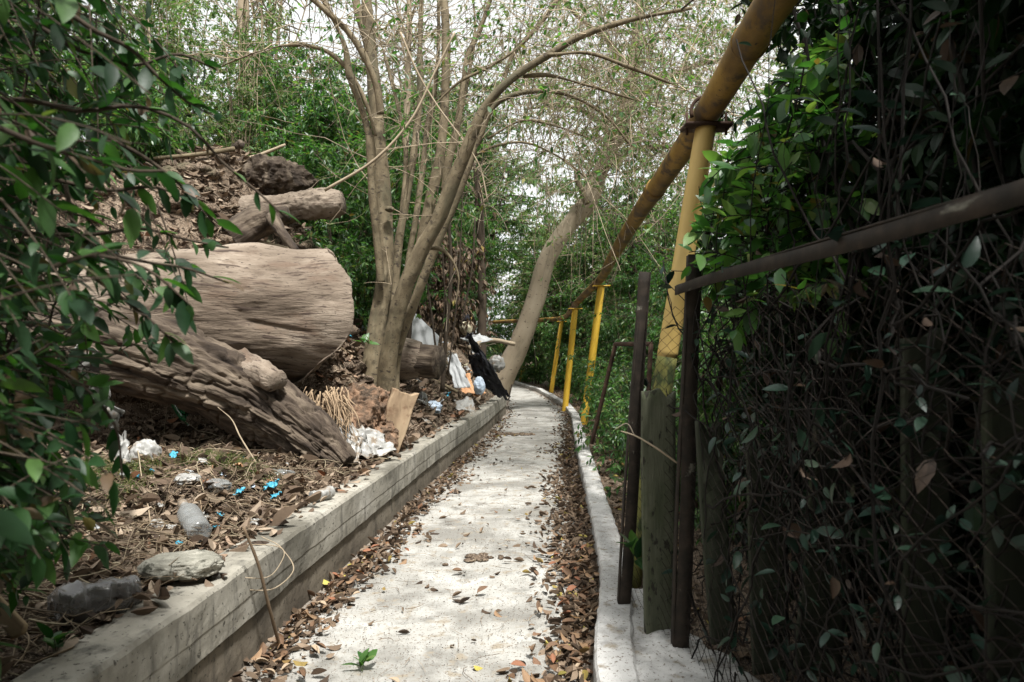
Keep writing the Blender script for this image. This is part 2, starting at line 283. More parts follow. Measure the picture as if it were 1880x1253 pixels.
def tubes(mb, Pn, Rn, sides=3):
    """many tubes at once: Pn (m,k,3), Rn (m,k)"""
    m, k, _ = Pn.shape; T = unit(np.gradient(Pn, axis=1)); ref = np.tile(np.array([.31, .17, .93]), (m, k, 1))
    al = np.abs((T*ref).sum(-1)) > .93; ref[al] = (1, 0, 0)
    U = unit(np.cross(T, ref)); V = np.cross(T, U); th = np.linspace(0, 2*np.pi, sides, endpoint=False)
    v = Pn[:, :, None] + (U[:, :, None]*np.cos(th)[None, None, :, None] + V[:, :, None]*np.sin(th)[None, None, :, None])*Rn[:, :, None, None]
    b = (np.arange(m)[:, None, None]*k + np.arange(k-1)[None, :, None])*sides; j = np.arange(sides)[None, None]; j2 = (j+1) % sides
    q = np.stack([b+j, b+j2, b+sides+j2, b+sides+j], -1).reshape(-1, 4)
    mb.add(v.reshape(-1, 3), [q]); return mb
def leaf_t(n=4, w=.42, fold=.10, curl=.15, serr=0):
    """leaf of length 1 along y: midrib and two edges"""
    t = np.linspace(0, 1, n+1); prof = np.sin(np.pi * t ** .8) ** .8 * w / 2; prof[-1] = prof[0] = 0
    v = []; 
    for i, a in enumerate(t):
        z = -curl * a * a
        if 0 < i < n:
            s_ = 1 + (serr if i % 2 else -serr)
            v += [(-prof[i]*s_, a, z+fold*prof[i]*2), (0, a, z), (prof[i]*s_, a, z+fold*prof[i]*2)]
        else: v += [(0, a, z)]
    f3, f4 = [], []
    f3 += [(0, 2, 1), (0, 3, 2)]
    for i in range(1, n-1):
        a = 1 + 3*(i-1); f4 += [(a, a+1, a+4, a+3), (a+1, a+2, a+5, a+4)]
    a = 1 + 3*(n-2); e = 1 + 3*(n-1); f3 += [(a, a+1, e), (a+1, a+2, e)]
    return np.array(v), np.array(f3), np.array(f4).reshape(-1, 4)
LB = (np.array([(0, 0, 0), (-.21, .42, .05), (0, 1, -.12), (.21, .42, .05)]), np.array([(0, 3, 2), (0, 2, 1)]), np.zeros((0, 4), int))
LN = leaf_t(4); LF = leaf_t(7, .42, .12, .22, .05); LD = leaf_t(4, .5, -.5, -.18)
def frames(d, up):
    Y = unit(d); X = unit(np.cross(Y, up)); Z = np.cross(X, Y); return np.stack([X, Y, Z], -1)
def scatter(mb, T, pos, Rm, size):
    tv, f3, f4 = T; m = len(pos); k = len(tv)
    v = np.einsum('mij,kj->mki', Rm, tv) * np.asarray(size).reshape(-1, 1, 1) + pos[:, None]
    o = (np.arange(m)*k)[:, None, None]
    mb.add(v.reshape(-1, 3), [(f3[None]+o).reshape(-1, 3), (f4[None]+o).reshape(-1, 4) if len(f4) else []]); return mb
def rdir(n, rng=R): return unit(rng.normal(size=(n, 3)))
def blob(mb, c, rad, seed=0, amp=.25, freq=1.6, sub=40, flat=None, rid=False, o=5):
    """closed lumpy body with radii rad"""
    u = np.linspace(0, np.pi, sub); t = np.linspace(0, 2*np.pi, sub*2, endpoint=False)
    g = np.stack([np.sin(u)[:, None]*np.cos(t), np.sin(u)[:, None]*np.sin(t), np.repeat(np.cos(u)[:, None], len(t), 1)], -1).reshape(-1, 3)
    f = (ridge if rid else fbm)(g*freq+seed*7.3, o, seed); g2 = g*(1+amp*f)[:, None]
    if flat is not None: g2[:, 2] = np.clip(g2[:, 2], -flat, flat*1.1) + .04*f
    v = g2*np.asarray(rad)+np.asarray(c); s = len(t); i = np.arange(sub-1)[:, None]*s; j = np.arange(s)[None]; j2 = (j+1) % s
    q = np.stack([i+j, i+s+j, i+s+j2, i+j2], -1).reshape(-1, 4)
    mb.add(v, [q], g*np.asarray(rad)); return mb
def board(mb, a, b, wdir, width, thick, jag=0, seed=0, n=24, m=7):
    """plank from a to b, wide along wdir"""
    a, b = np.asarray(a, float), np.asarray(b, float); L_ = np.linalg.norm(b-a); T = unit(b-a); Wd = unit(wdir - T*np.dot(wdir, T)); N_ = np.cross(T, Wd)
    rng = np.random.default_rng(seed); ju = np.interp(np.linspace(0, 1, m), np.linspace(0, 1, 5), rng.uniform(-1, 0, 5))*jag
    vv, tt = [], []
    for sgn in (1, -1):
        for i in range(n):
            for j in range(m):
                t = i/(n-1); u = (j/(m-1)-.5)
                l = t*(L_ + (ju[j] if jag else 0)); wj = .006*math.sin(3*l+seed) 
                vv.append(a+T*l+Wd*(u*width+wj)+N_*(sgn*thick/2+.004*math.sin(2.3*l+seed*2))); tt.append((u*width, sgn*thick/2, l))
    vv = np.array(vv); k = n*m; q = []
    for i in range(n-1):
        for j in range(m-1):
            c = i*m+j; q += [(c, c+m, c+m+1, c+1), (k+c, k+c+1, k+c+m+1, k+c+m)]
    for i in range(n-1): c = i*m; q += [(c, k+c, k+c+m, c+m), (c+m-1, c+2*m-1, k+c+2*m-1, k+c+m-1)]
    for j in range(m-1): c = j; q += [(c, c+1, k+c+1, k+c)]; c = (n-1)*m+j; q += [(c, k+c, k+c+1, c+1)]
    mb.add(vv, [np.array(q)], np.array(tt)); return mb
def sheet(mb, corners, nu=20, nv=20, amp=.03, freq=4, seed=0, thick=.004, rag=0):
    """crumpled sheet over a quad a,b,c,d with thickness"""
    a, b, c, d = [np.asarray(x, float) for x in corners]; u, v = np.meshgrid(np.linspace(0, 1, nu), np.linspace(0, 1, nv), indexing='ij'); u = u.ravel(); v = v.ravel()
    p = (a*((1-u)*(1-v))[:, None]+b*(u*(1-v))[:, None]+c*(u*v)[:, None]+d*((1-u)*v)[:, None]); N_ = unit(np.cross(b-a, d-a))
    q3 = np.stack([u*freq, v*freq, u*0+seed*3.1], -1); p = p + N_*(ridge(q3, 2, seed)*amp)[:, None]
    if rag: p = p + rag*np.stack([fbm(q3*2+9, 3, seed), fbm(q3*2+19, 3, seed), fbm(q3*2+29, 3, seed)], -1)
    k = nu*nv; vv = np.vstack([p+N_*thick/2, p-N_*thick/2]); i, j = np.meshgrid(np.arange(nu-1), np.arange(nv-1), indexing='ij'); c0 = (i*nv+j).ravel()
    f = [np.stack([c0, c0+nv, c0+nv+1, c0+1], -1), np.stack([c0+k, c0+k+1, c0+k+nv+1, c0+k+nv], -1)]
    e = np.concatenate([np.arange(nv-1), ]); f.append(np.stack([e, e+1, e+1+k, e+k], -1)); e2 = e+(nu-1)*nv; f.append(np.stack([e2, e2+k, e2+k+1, e2+1], -1))
    g = np.arange(nu-1)*nv; f.append(np.stack([g, g+k, g+nv+k, g+nv], -1)); g2 = g+nv-1; f.append(np.stack([g2, g2+nv, g2+nv+k, g2+k], -1))
    mb.add(vv, [np.vstack(f)]); return mb

# ------------------------------------------------------------------ the lie of the land
XW = np.array([[-8, -2.1], [0, -1.45], [3.61, -1.233], [5, -1.13], [7.77, -.92], [12.5, -.47], [17.1, -.13], [22, -.15], [27, -.42], [32, -.95], [37, -1.75], [45, -3.6], [60, -9], [90, -22]])
XK = np.array([[-8, .25], [0, .22], [3.12, .36], [4.2, .55], [5.37, .645], [7.77, .80], [9.4, .9], [12.5, 1.12], [15.7, 1.36], [19, 1.42], [22, 1.28], [27, .98], [34, .14], [45, -1.7], [60, -7], [90, -20]])
def _cu(A):
    yy = np.arange(-8, 90.01, .1); x = np.interp(yy, A[:, 0], A[:, 1]); k = np.hanning(13); k /= k.sum(); xs = np.convolve(np.pad(x, 6, 'edge'), k, 'valid')
    return lambda y: np.interp(y, yy, xs)
xw, xk = _cu(XW), _cu(XK)
WW = .23                                             # wall thickness
def ylog(x): return 5.6 + (x + 4.6) * .37
def ground_z(x, y, rough=True):
    x = np.asarray(x, float); y = np.asarray(y, float)
    s = xw(y) - x - WW + .03; s0 = np.maximum(s, 0)
    wb = sm((y - (ylog(np.minimum(x, -1.2)) - .10)) / 1.0)
    rise = np.minimum(1.05*s0, 2.5) + .16*np.maximum(s0-2.4, 0)
    rise = rise * (1 - .75*sm((y-26)/14))
    hl = .455 + .13*s0 + wb*(rise-.13*s0) + .45*wb*sm((y-7)/6)*sm(s0/3)
    hl = hl + 1.0*np.exp(-((x+3.4)/1.5)**2-((y-8.5)/1.2)**2) + .18*np.exp(-((x+2.1)/.7)**2-((y-4.4)/.6)**2)*sm(s0/.5)
    r = x - xk(y) - .12; r0 = np.maximum(r, 0)
    hr = .04 - .25*sm((r0-.7)/2.5) - 1.4*sm((r0-3)/10)
    z = np.where(s > 0, hl, np.where(r > 0, hr, -.06))
    z = np.where((y > 17.1) & (s > 0), z*sm(s0/1.2+.02) + 0, z)
    if rough:
        p = np.stack([x, y, x*0], -1); q = np.where(s > .03, 1.0, np.where(r > .05, .5, 0.)) * sm(np.maximum(s, r)/.4+.1)
        z = z + q*(.10*fbm(p*1.3, 3, 3) + .07*ridge(p*4.5, 4, 5)*np.where(y > 5.5, 1, .5)) * (np.abs(y) < 120)
    return z
def grid(xs, ys, zf):
    X, Y = np.meshgrid(xs, ys, indexing='ij'); x = X.ravel(); y = Y.ravel(); v = np.stack([x, y, zf(x, y)], -1)
    i, j = np.meshgrid(np.arange(len(xs)-1), np.arange(len(ys)-1), indexing='ij'); c = (i*len(ys)+j).ravel(); n = len(ys)
    return v, np.stack([c, c+n, c+n+1, c+1], -1)
def axis(lo, hi, a, b, step, grow=1.13):
    m = list(np.arange(a, b, step)); s = step; x = m[-1]
    while x < hi: s *= grow; x += s; m.append(x)
    s = step; x = a; l = []
    while x > lo: s *= grow; x -= s; l.append(x)
    return np.array(l[::-1] + m)
v, q = grid(axis(-400, 400, -5.2, 2.6, .045), axis(-60, 900, 1.4, 13.5, .045, 1.035), ground_z)
MB().add(v, [q]).build('ground', MT['soil'], smooth=True, kind='structure', origin=False)
# concrete path, its dirt gathering at both edges
ys = np.concatenate([np.arange(-3, 14, .05), np.arange(14, 75, .15)]); tt = np.linspace(0, 1, 36)
X0 = xw(ys)-.08; X1 = xk(ys)+.05; X = X0[:, None]+(X1-X0)[:, None]*tt; Y = np.repeat(ys[:, None], 36, 1)
pp = np.stack([X, Y, 0*X], -1).reshape(-1, 3); zz = .006*fbm(pp*2.5, 3, 11) + .003*fbm(pp*14, 2, 12)
dl = (pp[:, 0]-np.repeat(xw(ys), 36)); dr = np.repeat(xk(ys), 36)-pp[:, 0]
edge = .60*np.exp(-np.maximum(dl, 0)/.15) + .68*np.exp(-np.maximum(dr, 0)/.22); pp[:, 2] = zz + .02*np.exp(-np.maximum(dl, 0)/.06)
i, j = np.meshgrid(np.arange(len(ys)-1), np.arange(35), indexing='ij'); c = (i*36+j).ravel()
MB().add(pp, [np.stack([c, c+1, c+37, c+36], -1)], None, edge).build('path', MT['path'], kind='structure', origin=False)

def hit(px, py, h=0.):
    d = np.linspace(1.2, 40, 4000); x = (px-CX)/F*d; z = CH+(HY-py)/F*d; g = ground_z(x, d); top = (x < xw(d)) & (x > xw(d)-WW) & (d < 17); g = np.where(top, .497, g)+.01
    i = int(np.argmax(z < g)); return np.array([x[i], d[i], g[i]+h])
def sweep(mb, ys, xf, sec, amp=.004, es=None, seed=0, zamp=0, closed=True):
    sec = np.array(sec); n = len(ys); m = len(sec); x = xf(ys)
    dx = np.gradient(x, ys); nx = 1/np.sqrt(1+dx**2); ny = -dx*nx
    v = np.stack([x[:, None]+sec[:, 0]*nx[:, None], ys[:, None]+sec[:, 0]*ny[:, None], np.repeat(sec[None, :, 1], n, 0)], -1).reshape(-1, 3)
    v = v + amp*np.stack([fbm(v*9, 4, seed), 0*v[:, 0], fbm(v*7+5, 4, seed+3)], -1)
    if zamp: v[:, 2] += zamp*np.repeat(fbm(np.stack([ys*.6, ys*0, ys*0], -1), 2, seed+9), m)
    i = np.arange(n-1)[:, None]*m; j = np.arange(m if closed else m-1)[None]; j2 = (j+1) % m
    q = np.stack([i+j, i+j2, i+m+j2, i+m+j], -1).reshape(-1, 4)
    e = np.tile(es if es is not None else np.zeros(m), n); f = [q]
    ca, cb = v[:m].mean(0), v[-m:].mean(0); k = n*m; v = np.vstack([v, ca, cb]); jj = np.arange(m); jn = (jj+1) % m
    f.append(np.vstack([np.stack([jn, jj, np.full(m, k)], -1), np.stack([(n-1)*m+jj, (n-1)*m+jn, np.full(m, k+1)], -1)]))
    mb.add(v, f, None, np.append(e, [0, 0])); return mb
def dens(sec, es, step=.03):
    o, oe = [], []
    for a in range(len(sec)):
        p0, p1 = np.array(sec[a]), np.array(sec[(a+1) % len(sec)]); k = max(1, int(np.linalg.norm(p1-p0)/step))
        for t in range(k): o.append(p0+(p1-p0)*t/k); oe.append(es[a]+(es[(a+1) % len(es)]-es[a])*t/k)
    return o, np.array(oe)
# ------------------------------------------------------------------ the low concrete wall on the left
wall = thing('retaining_wall', 'low board-marked concrete wall holding back the littered bank', 'wall', (-1.3, 3, 0))
ys = np.arange(-2, 17.15, .045)
s_, e_ = dens([(0, .235), (.002, .30), (.001, .335), (.0045, .345), (.002, .48), (-.012, .497), (-WW+.012, .497), (-WW, .48), (-WW, .235)], [.1, -.02, .25, .0, -.05, -.25, .18, .3, .3])
sweep(MB(), ys, lambda y: xw(y)-.0, s_, .008, e_, 21).build('upper_course', MT['wall'], wall, smooth=False)
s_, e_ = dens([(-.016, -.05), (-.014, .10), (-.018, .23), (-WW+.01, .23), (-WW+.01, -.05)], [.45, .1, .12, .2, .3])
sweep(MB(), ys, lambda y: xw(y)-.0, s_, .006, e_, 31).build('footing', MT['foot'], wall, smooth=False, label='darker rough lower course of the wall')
# ------------------------------------------------------------------ the pale kerb on the right
kerb = thing('kerb', 'pale curving concrete kerb along the right edge of the path', 'kerb', (.5, 3, 0))
ys = np.concatenate([np.arange(-1.5, 14, .045), np.arange(14, 48, .12)])
s_, e_ = dens([(0, -.04), (.004, .12), (.016, .136), (.175, .136), (.19, .12), (.19, -.1)], [.5, .12, -.05, -.05, .35, .6])
sweep(MB(), ys, xk, s_, .012, e_, 41, .025).build('kerb_top', MT['kerb'], kerb, smooth=False)
xs = np.linspace(0, 1, 40); yy = np.linspace(2.2, 4.0, 80)
Xg, Yg = np.meshgrid(xs, yy, indexing='ij'); wd = .16+.42*sm((3.85-Yg)/1.0); px_ = xk(Yg)+.15+Xg*wd*(1+.12*vn(np.stack([Yg.ravel()*9, Xg.ravel()*0, Xg.ravel()*0], -1)).reshape(Xg.shape))
pg = np.stack([px_, Yg, 0*Xg], -1).reshape(-1, 3); lump = fbm(pg*22, 4, 8)
pg[:, 2] = .118+.016*lump+.02*fbm(pg*5, 2, 4) - .16*sm((Xg.ravel()-.86)/.14)
i, j = np.meshgrid(np.arange(39), np.arange(79), indexing='ij'); c = (i*80+j).ravel()
MB().add(pg, [np.stack([c, c+80, c+81, c+1], -1)]).build('spilled_concrete', MT['kerb'], kerb, label='lumpy white concrete spilled beside the kerb')

# ------------------------------------------------------------------ fallen trunk on the bank
def bark_d(a, fr=(5, 5, 1.1), s=3): return lambda tc: a*ridge(tc*np.array(fr), 4, s)
trunk = thing('fallen_tree', 'huge debarked fallen trunk lying across the bank, sawn square at its end', 'fallen tree', (-3, 6.2, .9))
def logd(tc):
    th = np.arctan2(tc[:, 1], tc[:, 0]); c3 = np.stack([np.cos(th)*.66, np.sin(th)*.66, tc[:, 2]], -1)
    return .13*fbm(c3*np.array([1.5, 1.5, .9]), 4, 2) + .011*ridge(c3*np.array([8, 8, 1.3])+.5*fbm(c3*1.5, 2, 44)[:, None], 5, 6) - .03*np.maximum(0, ridge(c3*np.array([3, 3, .5]), 2, 16)-.75)*4 + .006*fbm(c3*np.array([40, 40, 6]), 2, 5)
A = P(-60, 585, 5.7); Bp = P(628, 590, 6.9)
pts = [A+(A-Bp)*.35+np.array([0, 0, -.1]), A, A*.5+Bp*.5+np.array([0, 0, .03]), Bp-unit(Bp-A)*.10, Bp-unit(Bp-A)*.03, Bp]
mb = MB(); tube(mb, pts, [.46, .50, .60, .665, .67, .66], 260, 420, logd, cap=True)
vv = mb.v[0]; ax = unit(Bp-A); sl_ = (vv-Bp)@ax; hz_ = (vv-(Bp+np.outer(sl_, ax)))[:, 2]; lim = -(.95*np.maximum(0, -hz_-.12)+.35*np.maximum(0, hz_-.30)+.07*fbm(vv*5, 4, 2))+.0
vv -= ax*np.maximum(0, sl_-lim)[:, None]; mb.v[0] = vv
mb.build('log', MT['logwood'], trunk)
# the rough, darker limb that slopes down to the wall
pts = [P(20, 600, 5.4), P(200, 640, 5.65), P(360, 688, 5.85), P(480, 742, 5.95), P(565, 800, 5.92), P(634, 858, 5.85)]
def limbd(tc):
    th = np.arctan2(tc[:, 1], tc[:, 0]); c3 = np.stack([np.cos(th)*.3, np.sin(th)*.3, tc[:, 2]], -1)
    return .04*ridge(c3*np.array([9, 9, 1.1]), 5, 12)+.07*fbm(c3*np.array([3, 3, 2]), 3, 14)+.016*ridge(c3*np.array([30, 30, 3]), 3, 17) - .028*sm(1-np.abs(vn(c3*np.array([11, 11, 2.6])+.8*fbm(c3*4, 2, 3)[:, None], 61))/.16) - .02*sm(1-np.abs(vn(c3*np.array([22, 22, 6]), 62))/.2)
tube(MB(), pts, [.30, .33, .31, .265, .22, .13], 200, 340, limbd).build('broken_limb', MT['logbark'], trunk, label='rough bark-covered limb propping up the trunk')
k = MB(); tube(k, [P(445, 672, 6.0), P(482, 688, 5.8), P(508, 700, 5.66)], [.14, .12, .085], 40, 30, lambda t: .03*fbm(t*14, 3, 4)).build('branch_stub', MT['logwood'], trunk, label='short knotty branch stub')
k = MB()
for n_ in range(130):                                 # torn fibres under the sawn end
    a = P(R.uniform(562, 640), R.uniform(708, 765), R.uniform(6.15, 6.5)); l_ = R.uniform(.12, .4); b1 = R.normal()*.05; tube(k, [a, a+np.array([.04+b1, -.04, -l_*.45]), a+np.array([R.uniform(.02, .2), -.14, -l_])], [R.uniform(.003, .012), R.uniform(.003, .008), .001], 4, 7)
k.build('torn_fibres', MT['cutwood'], trunk, label='pale torn wood fibres')
# smaller log jutting out above
lg = thing('small_log', 'short peeling log jutting right from the dirt mound above the big trunk', 'log', tuple(P(550, 380, 7.8)))
tube(MB(), [P(400, 398, 8.1), P(470, 392, 7.9), P(550, 380, 7.8), P(624, 371, 7.7), P(630, 370, 7.7)], [.21, .18, .15, .125, .11], 80, 160, lambda t: .03*ridge(t*np.array([8, 8, 2.6]), 4, 5)+.05*fbm(t*4, 3, 7)+.012*fbm(t*25, 2, 7)).build('log', MT['logwood'], lg)
rt = MB(); blob(rt, P(500, 335, 8.4), (.42, .3, .24), 3, .5, 1.5, 120); hv = rt.v[0]; hv += unit(hv-P(500, 335, 8.4))*(.07*ridge(hv*5, 4, 3)+.03*fbm(hv*22, 3, 4))[:, None]
rt.build('root_wad', MT['logbark'], label='gnarled root lump crowning the dirt mound', cat='root')
rt = MB(); tube(rt, [P(425, 440, 7.2), P(480, 405, 7.3), P(530, 392, 7.3)], [.17, .15, .07], 30, 40, lambda t: .04*ridge(t*5, 4, 9)); tube(rt, [P(500, 400, 7.2), P(520, 430, 7.0), P(545, 462, 6.9)], [.07, .045, .03], 16, 20, lambda t: .01*ridge(t*15, 3, 9))
rt.build('tree_root', MT['logbark'], label='grey forked root leaning on top of the big trunk', cat='root')
# log lying behind the tree
lg = thing('split_log', 'short log with a split end lying behind the many-stemmed tree', 'log', tuple(P(750, 690, 9)))
tube(MB(), [P(650, 655, 9.3), P(770, 660, 9.0), P(774, 660, 9.0)], [.22, .235, .225], 40, 60, lambda t: .012*ridge(t*np.array([9, 9, 1.2]), 4, 5)).build('log', MT['logwood'], lg)
tube(MB(), [P(768, 662, 9.0), P(806, 664, 8.9)], [.21, .20], 40, 30, lambda t: .035*ridge(t*np.array([12, 12, 1.5]), 4, 8)).build('split_end', MT['logbark'], lg, label='splintered end of the log')
# heap of rotten wood and a sawn offcut by the wall
h = MB(); blob(h, P(655, 765, 7.0)+[0, 0, -.14], (.40, .42, .40), 5, .30, 2.0, 150, rid=True)
hv = h.v[0]; hv += unit(hv-P(655, 765, 7.0))*(.05*ridge(hv*9, 4, 3)+.02*ridge(hv*30, 2, 4))[:, None]
h.build('rotten_wood_heap', MT['rotwood'], label='crumbling reddish heap of rotten wood under the many-stemmed tree', cat='wood heap')
h = MB(); board(h, P(702, 830, 6.9), P(742, 714, 7.0), np.array([1, .5, 0.]), .26, .17, .07, 6, 50, 26); hv = h.v[0]; hv += .022*np.stack([ridge(hv*[9, 9, 2], 3, 5), ridge(hv*[9, 9, 2]+5, 3, 6), 0*hv[:, 0]], -1)
h.build('sawn_offcut', MT['cutwood'], label='upright pale sawn wood block leaning at the wall edge', cat='wood block')

# ------------------------------------------------------------------ many-stemmed tree
D = 7.8
def stem_pts(L_, d0=D, dz=0.0):
    return [P(x, y, d0+dz*(700-y)/700) for x, y in L_]
tree = thing('multi_stemmed_tree', 'smooth-barked tree with many stems fanning up from one foot beside the path', 'tree', tuple(P(692, 720, D)))
def bd(a=.006, s=1): return lambda tc: a*fbm(tc*np.array([14, 14, 5]), 3, s) + a*1.5*fbm(tc*np.array([4, 4, 2.2]), 2, s+4)
k_ = D/7.0
SN = [ # points, radii, depth offset, depth drift
 ([(668, 770), (680, 700), (692, 600), (707, 500), (706, 400), (699, 300), (690, 200), (681, 100), (673, 0), (664, -130)], [.20, .15, .118, .112, .108, .10, .09, .078, .07, .05], 0, .2),
 ([(700, 520), (684, 359), (676, 240), (660, 188), (642, 140), (634, 90), (618, 48), (596, 5), (560, -60)], [.05, .05, .05, .046, .042, .038, .034, .03, .02], -.03, -.4),
 ([(699, 210), (694, 172), (662, 92), (640, 60), (600, 22), (540, -30)], [.05, .045, .04, .035, .03, .02], -.05, -.6),
 ([(697, 200), (686, 130), (672, 70), (655, 10), (640, -90)], [.06, .07, .065, .06, .045], .12, .6),
 ([(712, 740), (722, 560), (733, 439), (748, 359), (760, 279), (771, 180), (771, 80), (774, 0), (778, -120)], [.07, .062, .054, .05, .046, .042, .038, .036, .03], .1, .5),
 ([(728, 520), (737, 400), (743, 340), (745, 279), (740, 240), (724, 168), (708, 108), (695, 60), (690, -60)], [.03, .034, .032, .03, .03, .026, .024, .02, .015], .2, .9),
 ([(745, 500), (764, 399), (775, 319), (784, 239), (796, 180), (804, 100), (806, 0), (812, -100)], [.04, .042, .04, .037, .035, .032, .03, .025], .25, .8),
 ([(770, 450), (793, 359), (809, 279), (816, 200), (819, 100), (816, 0), (812, -110)], [.06, .074, .068, .062, .056, .05, .04], .1, .5),
 ([(705, 760), (716, 640), (742, 535), (772, 462), (802, 408), (824, 355), (846, 300), (868, 245), (888, 200), (920, 163), (960, 130), (1010, 100), (1060, 70), (1140, 42), (1270, 15)], [.13, .11, .102, .098, .094, .09, .075, .066, .058, .052, .046, .042, .036, .028, .016], -.05, -.9),
 ([(724, 760), (730, 650), (765, 545), (802, 450), (835, 370), (862, 300), (885, 240), (905, 196), (925, 182), (980, 168), (1050, 178), (1110, 212), (1160, 270)], [.07, .06, .058, .055, .052, .05, .046, .04, .034, .03, .026, .02, .012], .12, -.4),
 ([(815, 350), (825, 290), (836, 250), (848, 172), (860, 100), (880, 58), (900, 0), (930, -90)], [.05, .05, .046, .04, .036, .032, .028, .02], 0, .4),
 ([(880, 222), (920, 160), (940, 104), (988, 48), (1020, 5), (1060, -50)], [.03, .032, .03, .026, .022, .016], .15, .6),
 ([(836, 260), (850, 190), (862, 130), (872, 60), (866, -30)], [.03, .032, .028, .024, .018], .2, 1.0),
 ([(1005, 102), (1080, 98), (1150, 122), (1250, 162), (1350, 215)], [.026, .022, .017, .012, .006], -.4, -.9),
 ([(960, 140), (1000, 138), (1060, 152), (1160, 182), (1240, 205)], [.024, .022, .018, .012, .007], -.3, -.5),
 ([(850, 300), (905, 270), (960, 262), (1020, 285), (1080, 330)], [.018, .015, .012, .009, .006], -.1, 0),
 ([(895, 255), (960, 222), (1030, 235), (1100, 262)], [.016, .013, .010, .006], -.1, 0),
 ([(790, 455), (810, 458), (830, 478), (842, 510), (836, 560)], [.03, .024, .018, .012, .006], -.2, 0),
 ([(690, 250), (672, 190), (640, 130), (600, 95), (560, 84), (500, 88), (440, 108), (400, 125)], [.02, .024, .024, .022, .018, .016, .012, .008], -.3, 0),
 ([(800, 190), (845, 150), (905, 120), (965, 75), (1000, 30)], [.014, .012, .010, .008, .006], 0, 0),
]
for i, (pl, rl, do, dz) in enumerate(SN):
    mb = MB(); tube(mb, stem_pts(pl, D+do, dz), np.array(rl)*k_*.79, 20 if rl[1] > .04 else 10, 12*len(pl), bd(.007, i))
    if i == 0: blob(mb, P(716, 385, D-.10), (.055, .05, .03), 2, .3, 2, 14)
    mb.build('stem' if rl[1] > .028 else 'branch', MT['bark'], tree)
# thin twigs springing from the stems, leaves at the tips
def grow_twigs(n, src, lens, up=.5, seed=1, spread=1.0, k=6):
    rng = np.random.default_rng(seed); idx = rng.integers(0, len(src), n); p0 = src[idx]
    d = unit(rng.normal(size=(n, 3))*spread + np.array([0, 0, up])); l = rng.uniform(*lens, n)
    t = np.linspace(0, 1, k)[None, :, None]; bend = rng.normal(size=(n, 3))*.25 + [0, 0, -.15]
    return p0[:, None] + (d[:, None]*t + bend[:, None]*t*t)*l[:, None, None] + rng.normal(size=(n, k, 3))*.012*l[:, None, None]*np.minimum(t*4, 1), l
def leafy(mb, tw, per, size, T=LB, seed=1, droop=.4, t0=.3, rs=.3, side=.8):
    """leaves set along twigs tw (n,k,3)"""
    rng = np.random.default_rng(seed); n, k, _ = tw.shape; t = rng.uniform(t0, 1, (n, per))*(k-1.001); i = t.astype(int); f = (t-i)[..., None]
    a = np.take_along_axis(tw, i[..., None].repeat(3, -1), 1); b = np.take_along_axis(tw, (i+1)[..., None].repeat(3, -1), 1)
    p = (a+(b-a)*f).reshape(-1, 3); T_ = unit((b-a).reshape(-1, 3)); m = len(p)
    d = unit(T_*.6 + side*unit(np.cross(T_, rng.normal(size=(m, 3)))) + np.array([0, 0, -droop])); up = unit(np.array([0, 0, 1.]) + rng.normal(size=(m, 3))*.45)
    scatter(mb, T, p, frames(d, up), size*rng.uniform(1-rs, 1+rs, m)); return mb
hi = np.concatenate([resample(np.array(stem_pts(pl, D+do, dz)), 40)[12:] for pl, rl, do, dz in SN]); hi = hi[hi[:, 2] > 3.0]
tw, l = grow_twigs(420, hi, (.4, 1.5), .5, 3); tb = MB(); tubes(tb, tw, np.linspace(.006, .002, 6)[None]*np.ones((420, 1)), 4)
tw2, _ = grow_twigs(700, tw[:, 2:].reshape(-1, 3), (.2, .6), .2, 4); tubes(tb, tw2, np.linspace(.003, .0012, 6)[None]*np.ones((700, 1)), 3)
tb.build('twigs', MT['barkpale'], tree)
lb = MB(); leafy(lb, tw2[:260], 4, .075, LN, 5); lb.build('foliage', MT['leaf'], tree, smooth=False)
# the long thin bare rods that cross in front
for pl, r_, lab in (([(596, 350), (690, 292), (755, 220), (800, 130), (835, 60)], .017, 'thin bare rod sloping up to the right across the stems'),
                    ([(735, 60), (770, 140), (800, 190), (850, 258), (878, 300), (896, 372)], .012, 'thin bare rod drooping to the right in front of the stems')):
    mb = MB(); tube(mb, [P(x, y, 7.2) for x, y in pl], np.linspace(r_, r_*.6, len(pl)), 7, 30); mb.build('bare_branch', MT['barkpale'], None, label=lab, cat='branch')

# ------------------------------------------------------------------ leaning tree over the path
lt = thing('leaning_tree', 'stout bare trunk leaning right over the bend of the path', 'tree', tuple(P(925, 712, 18)))
LTP = [(905, 730), (925, 690), (950, 640), (983, 550), (1008, 470), (1046, 412), (1078, 372), (1103, 312), (1128, 262), (1145, 210), (1160, 140), (1172, 50), (1180, -60)]
lp = [P(x, y, 18-.0025*(700-y)) for x, y in LTP]
tube(MB(), lp, [.36, .31, .27, .24, .225, .215, .24, .20, .19, .17, .15, .12, .09], 24, 120, bd(.012, 5)).build('trunk', MT['barksmooth'], lt)
for pl in ([(1078, 375), (1068, 350), (1058, 320), (1070, 300)], [(1103, 312), (1150, 280), (1220, 270), (1290, 300)], [(1128, 262), (1090, 215), (1040, 195), (970, 200)], [(1145, 210), (1200, 160), (1280, 120), (1380, 110)], [(1160, 140), (1120, 80), (1060, 30), (1010, -30)]):
    tube(MB(), [P(x, y, 16.8) for x, y in pl], [.09, .07, .05, .02], 9, 24, bd(.01, 3)).build('branch', MT['bark'], lt)
src = resample(np.array(lp), 60)[28:]; src = np.concatenate([src]+[resample(np.array([P(x, y, 16.8) for x, y in pl]), 20) for pl in ([(1103, 312), (1150, 280), (1220, 270), (1290, 300)], [(1128, 262), (1090, 215), (1040, 195), (970, 200)], [(1145, 210), (1200, 160), (1280, 120), (1380, 110)])])
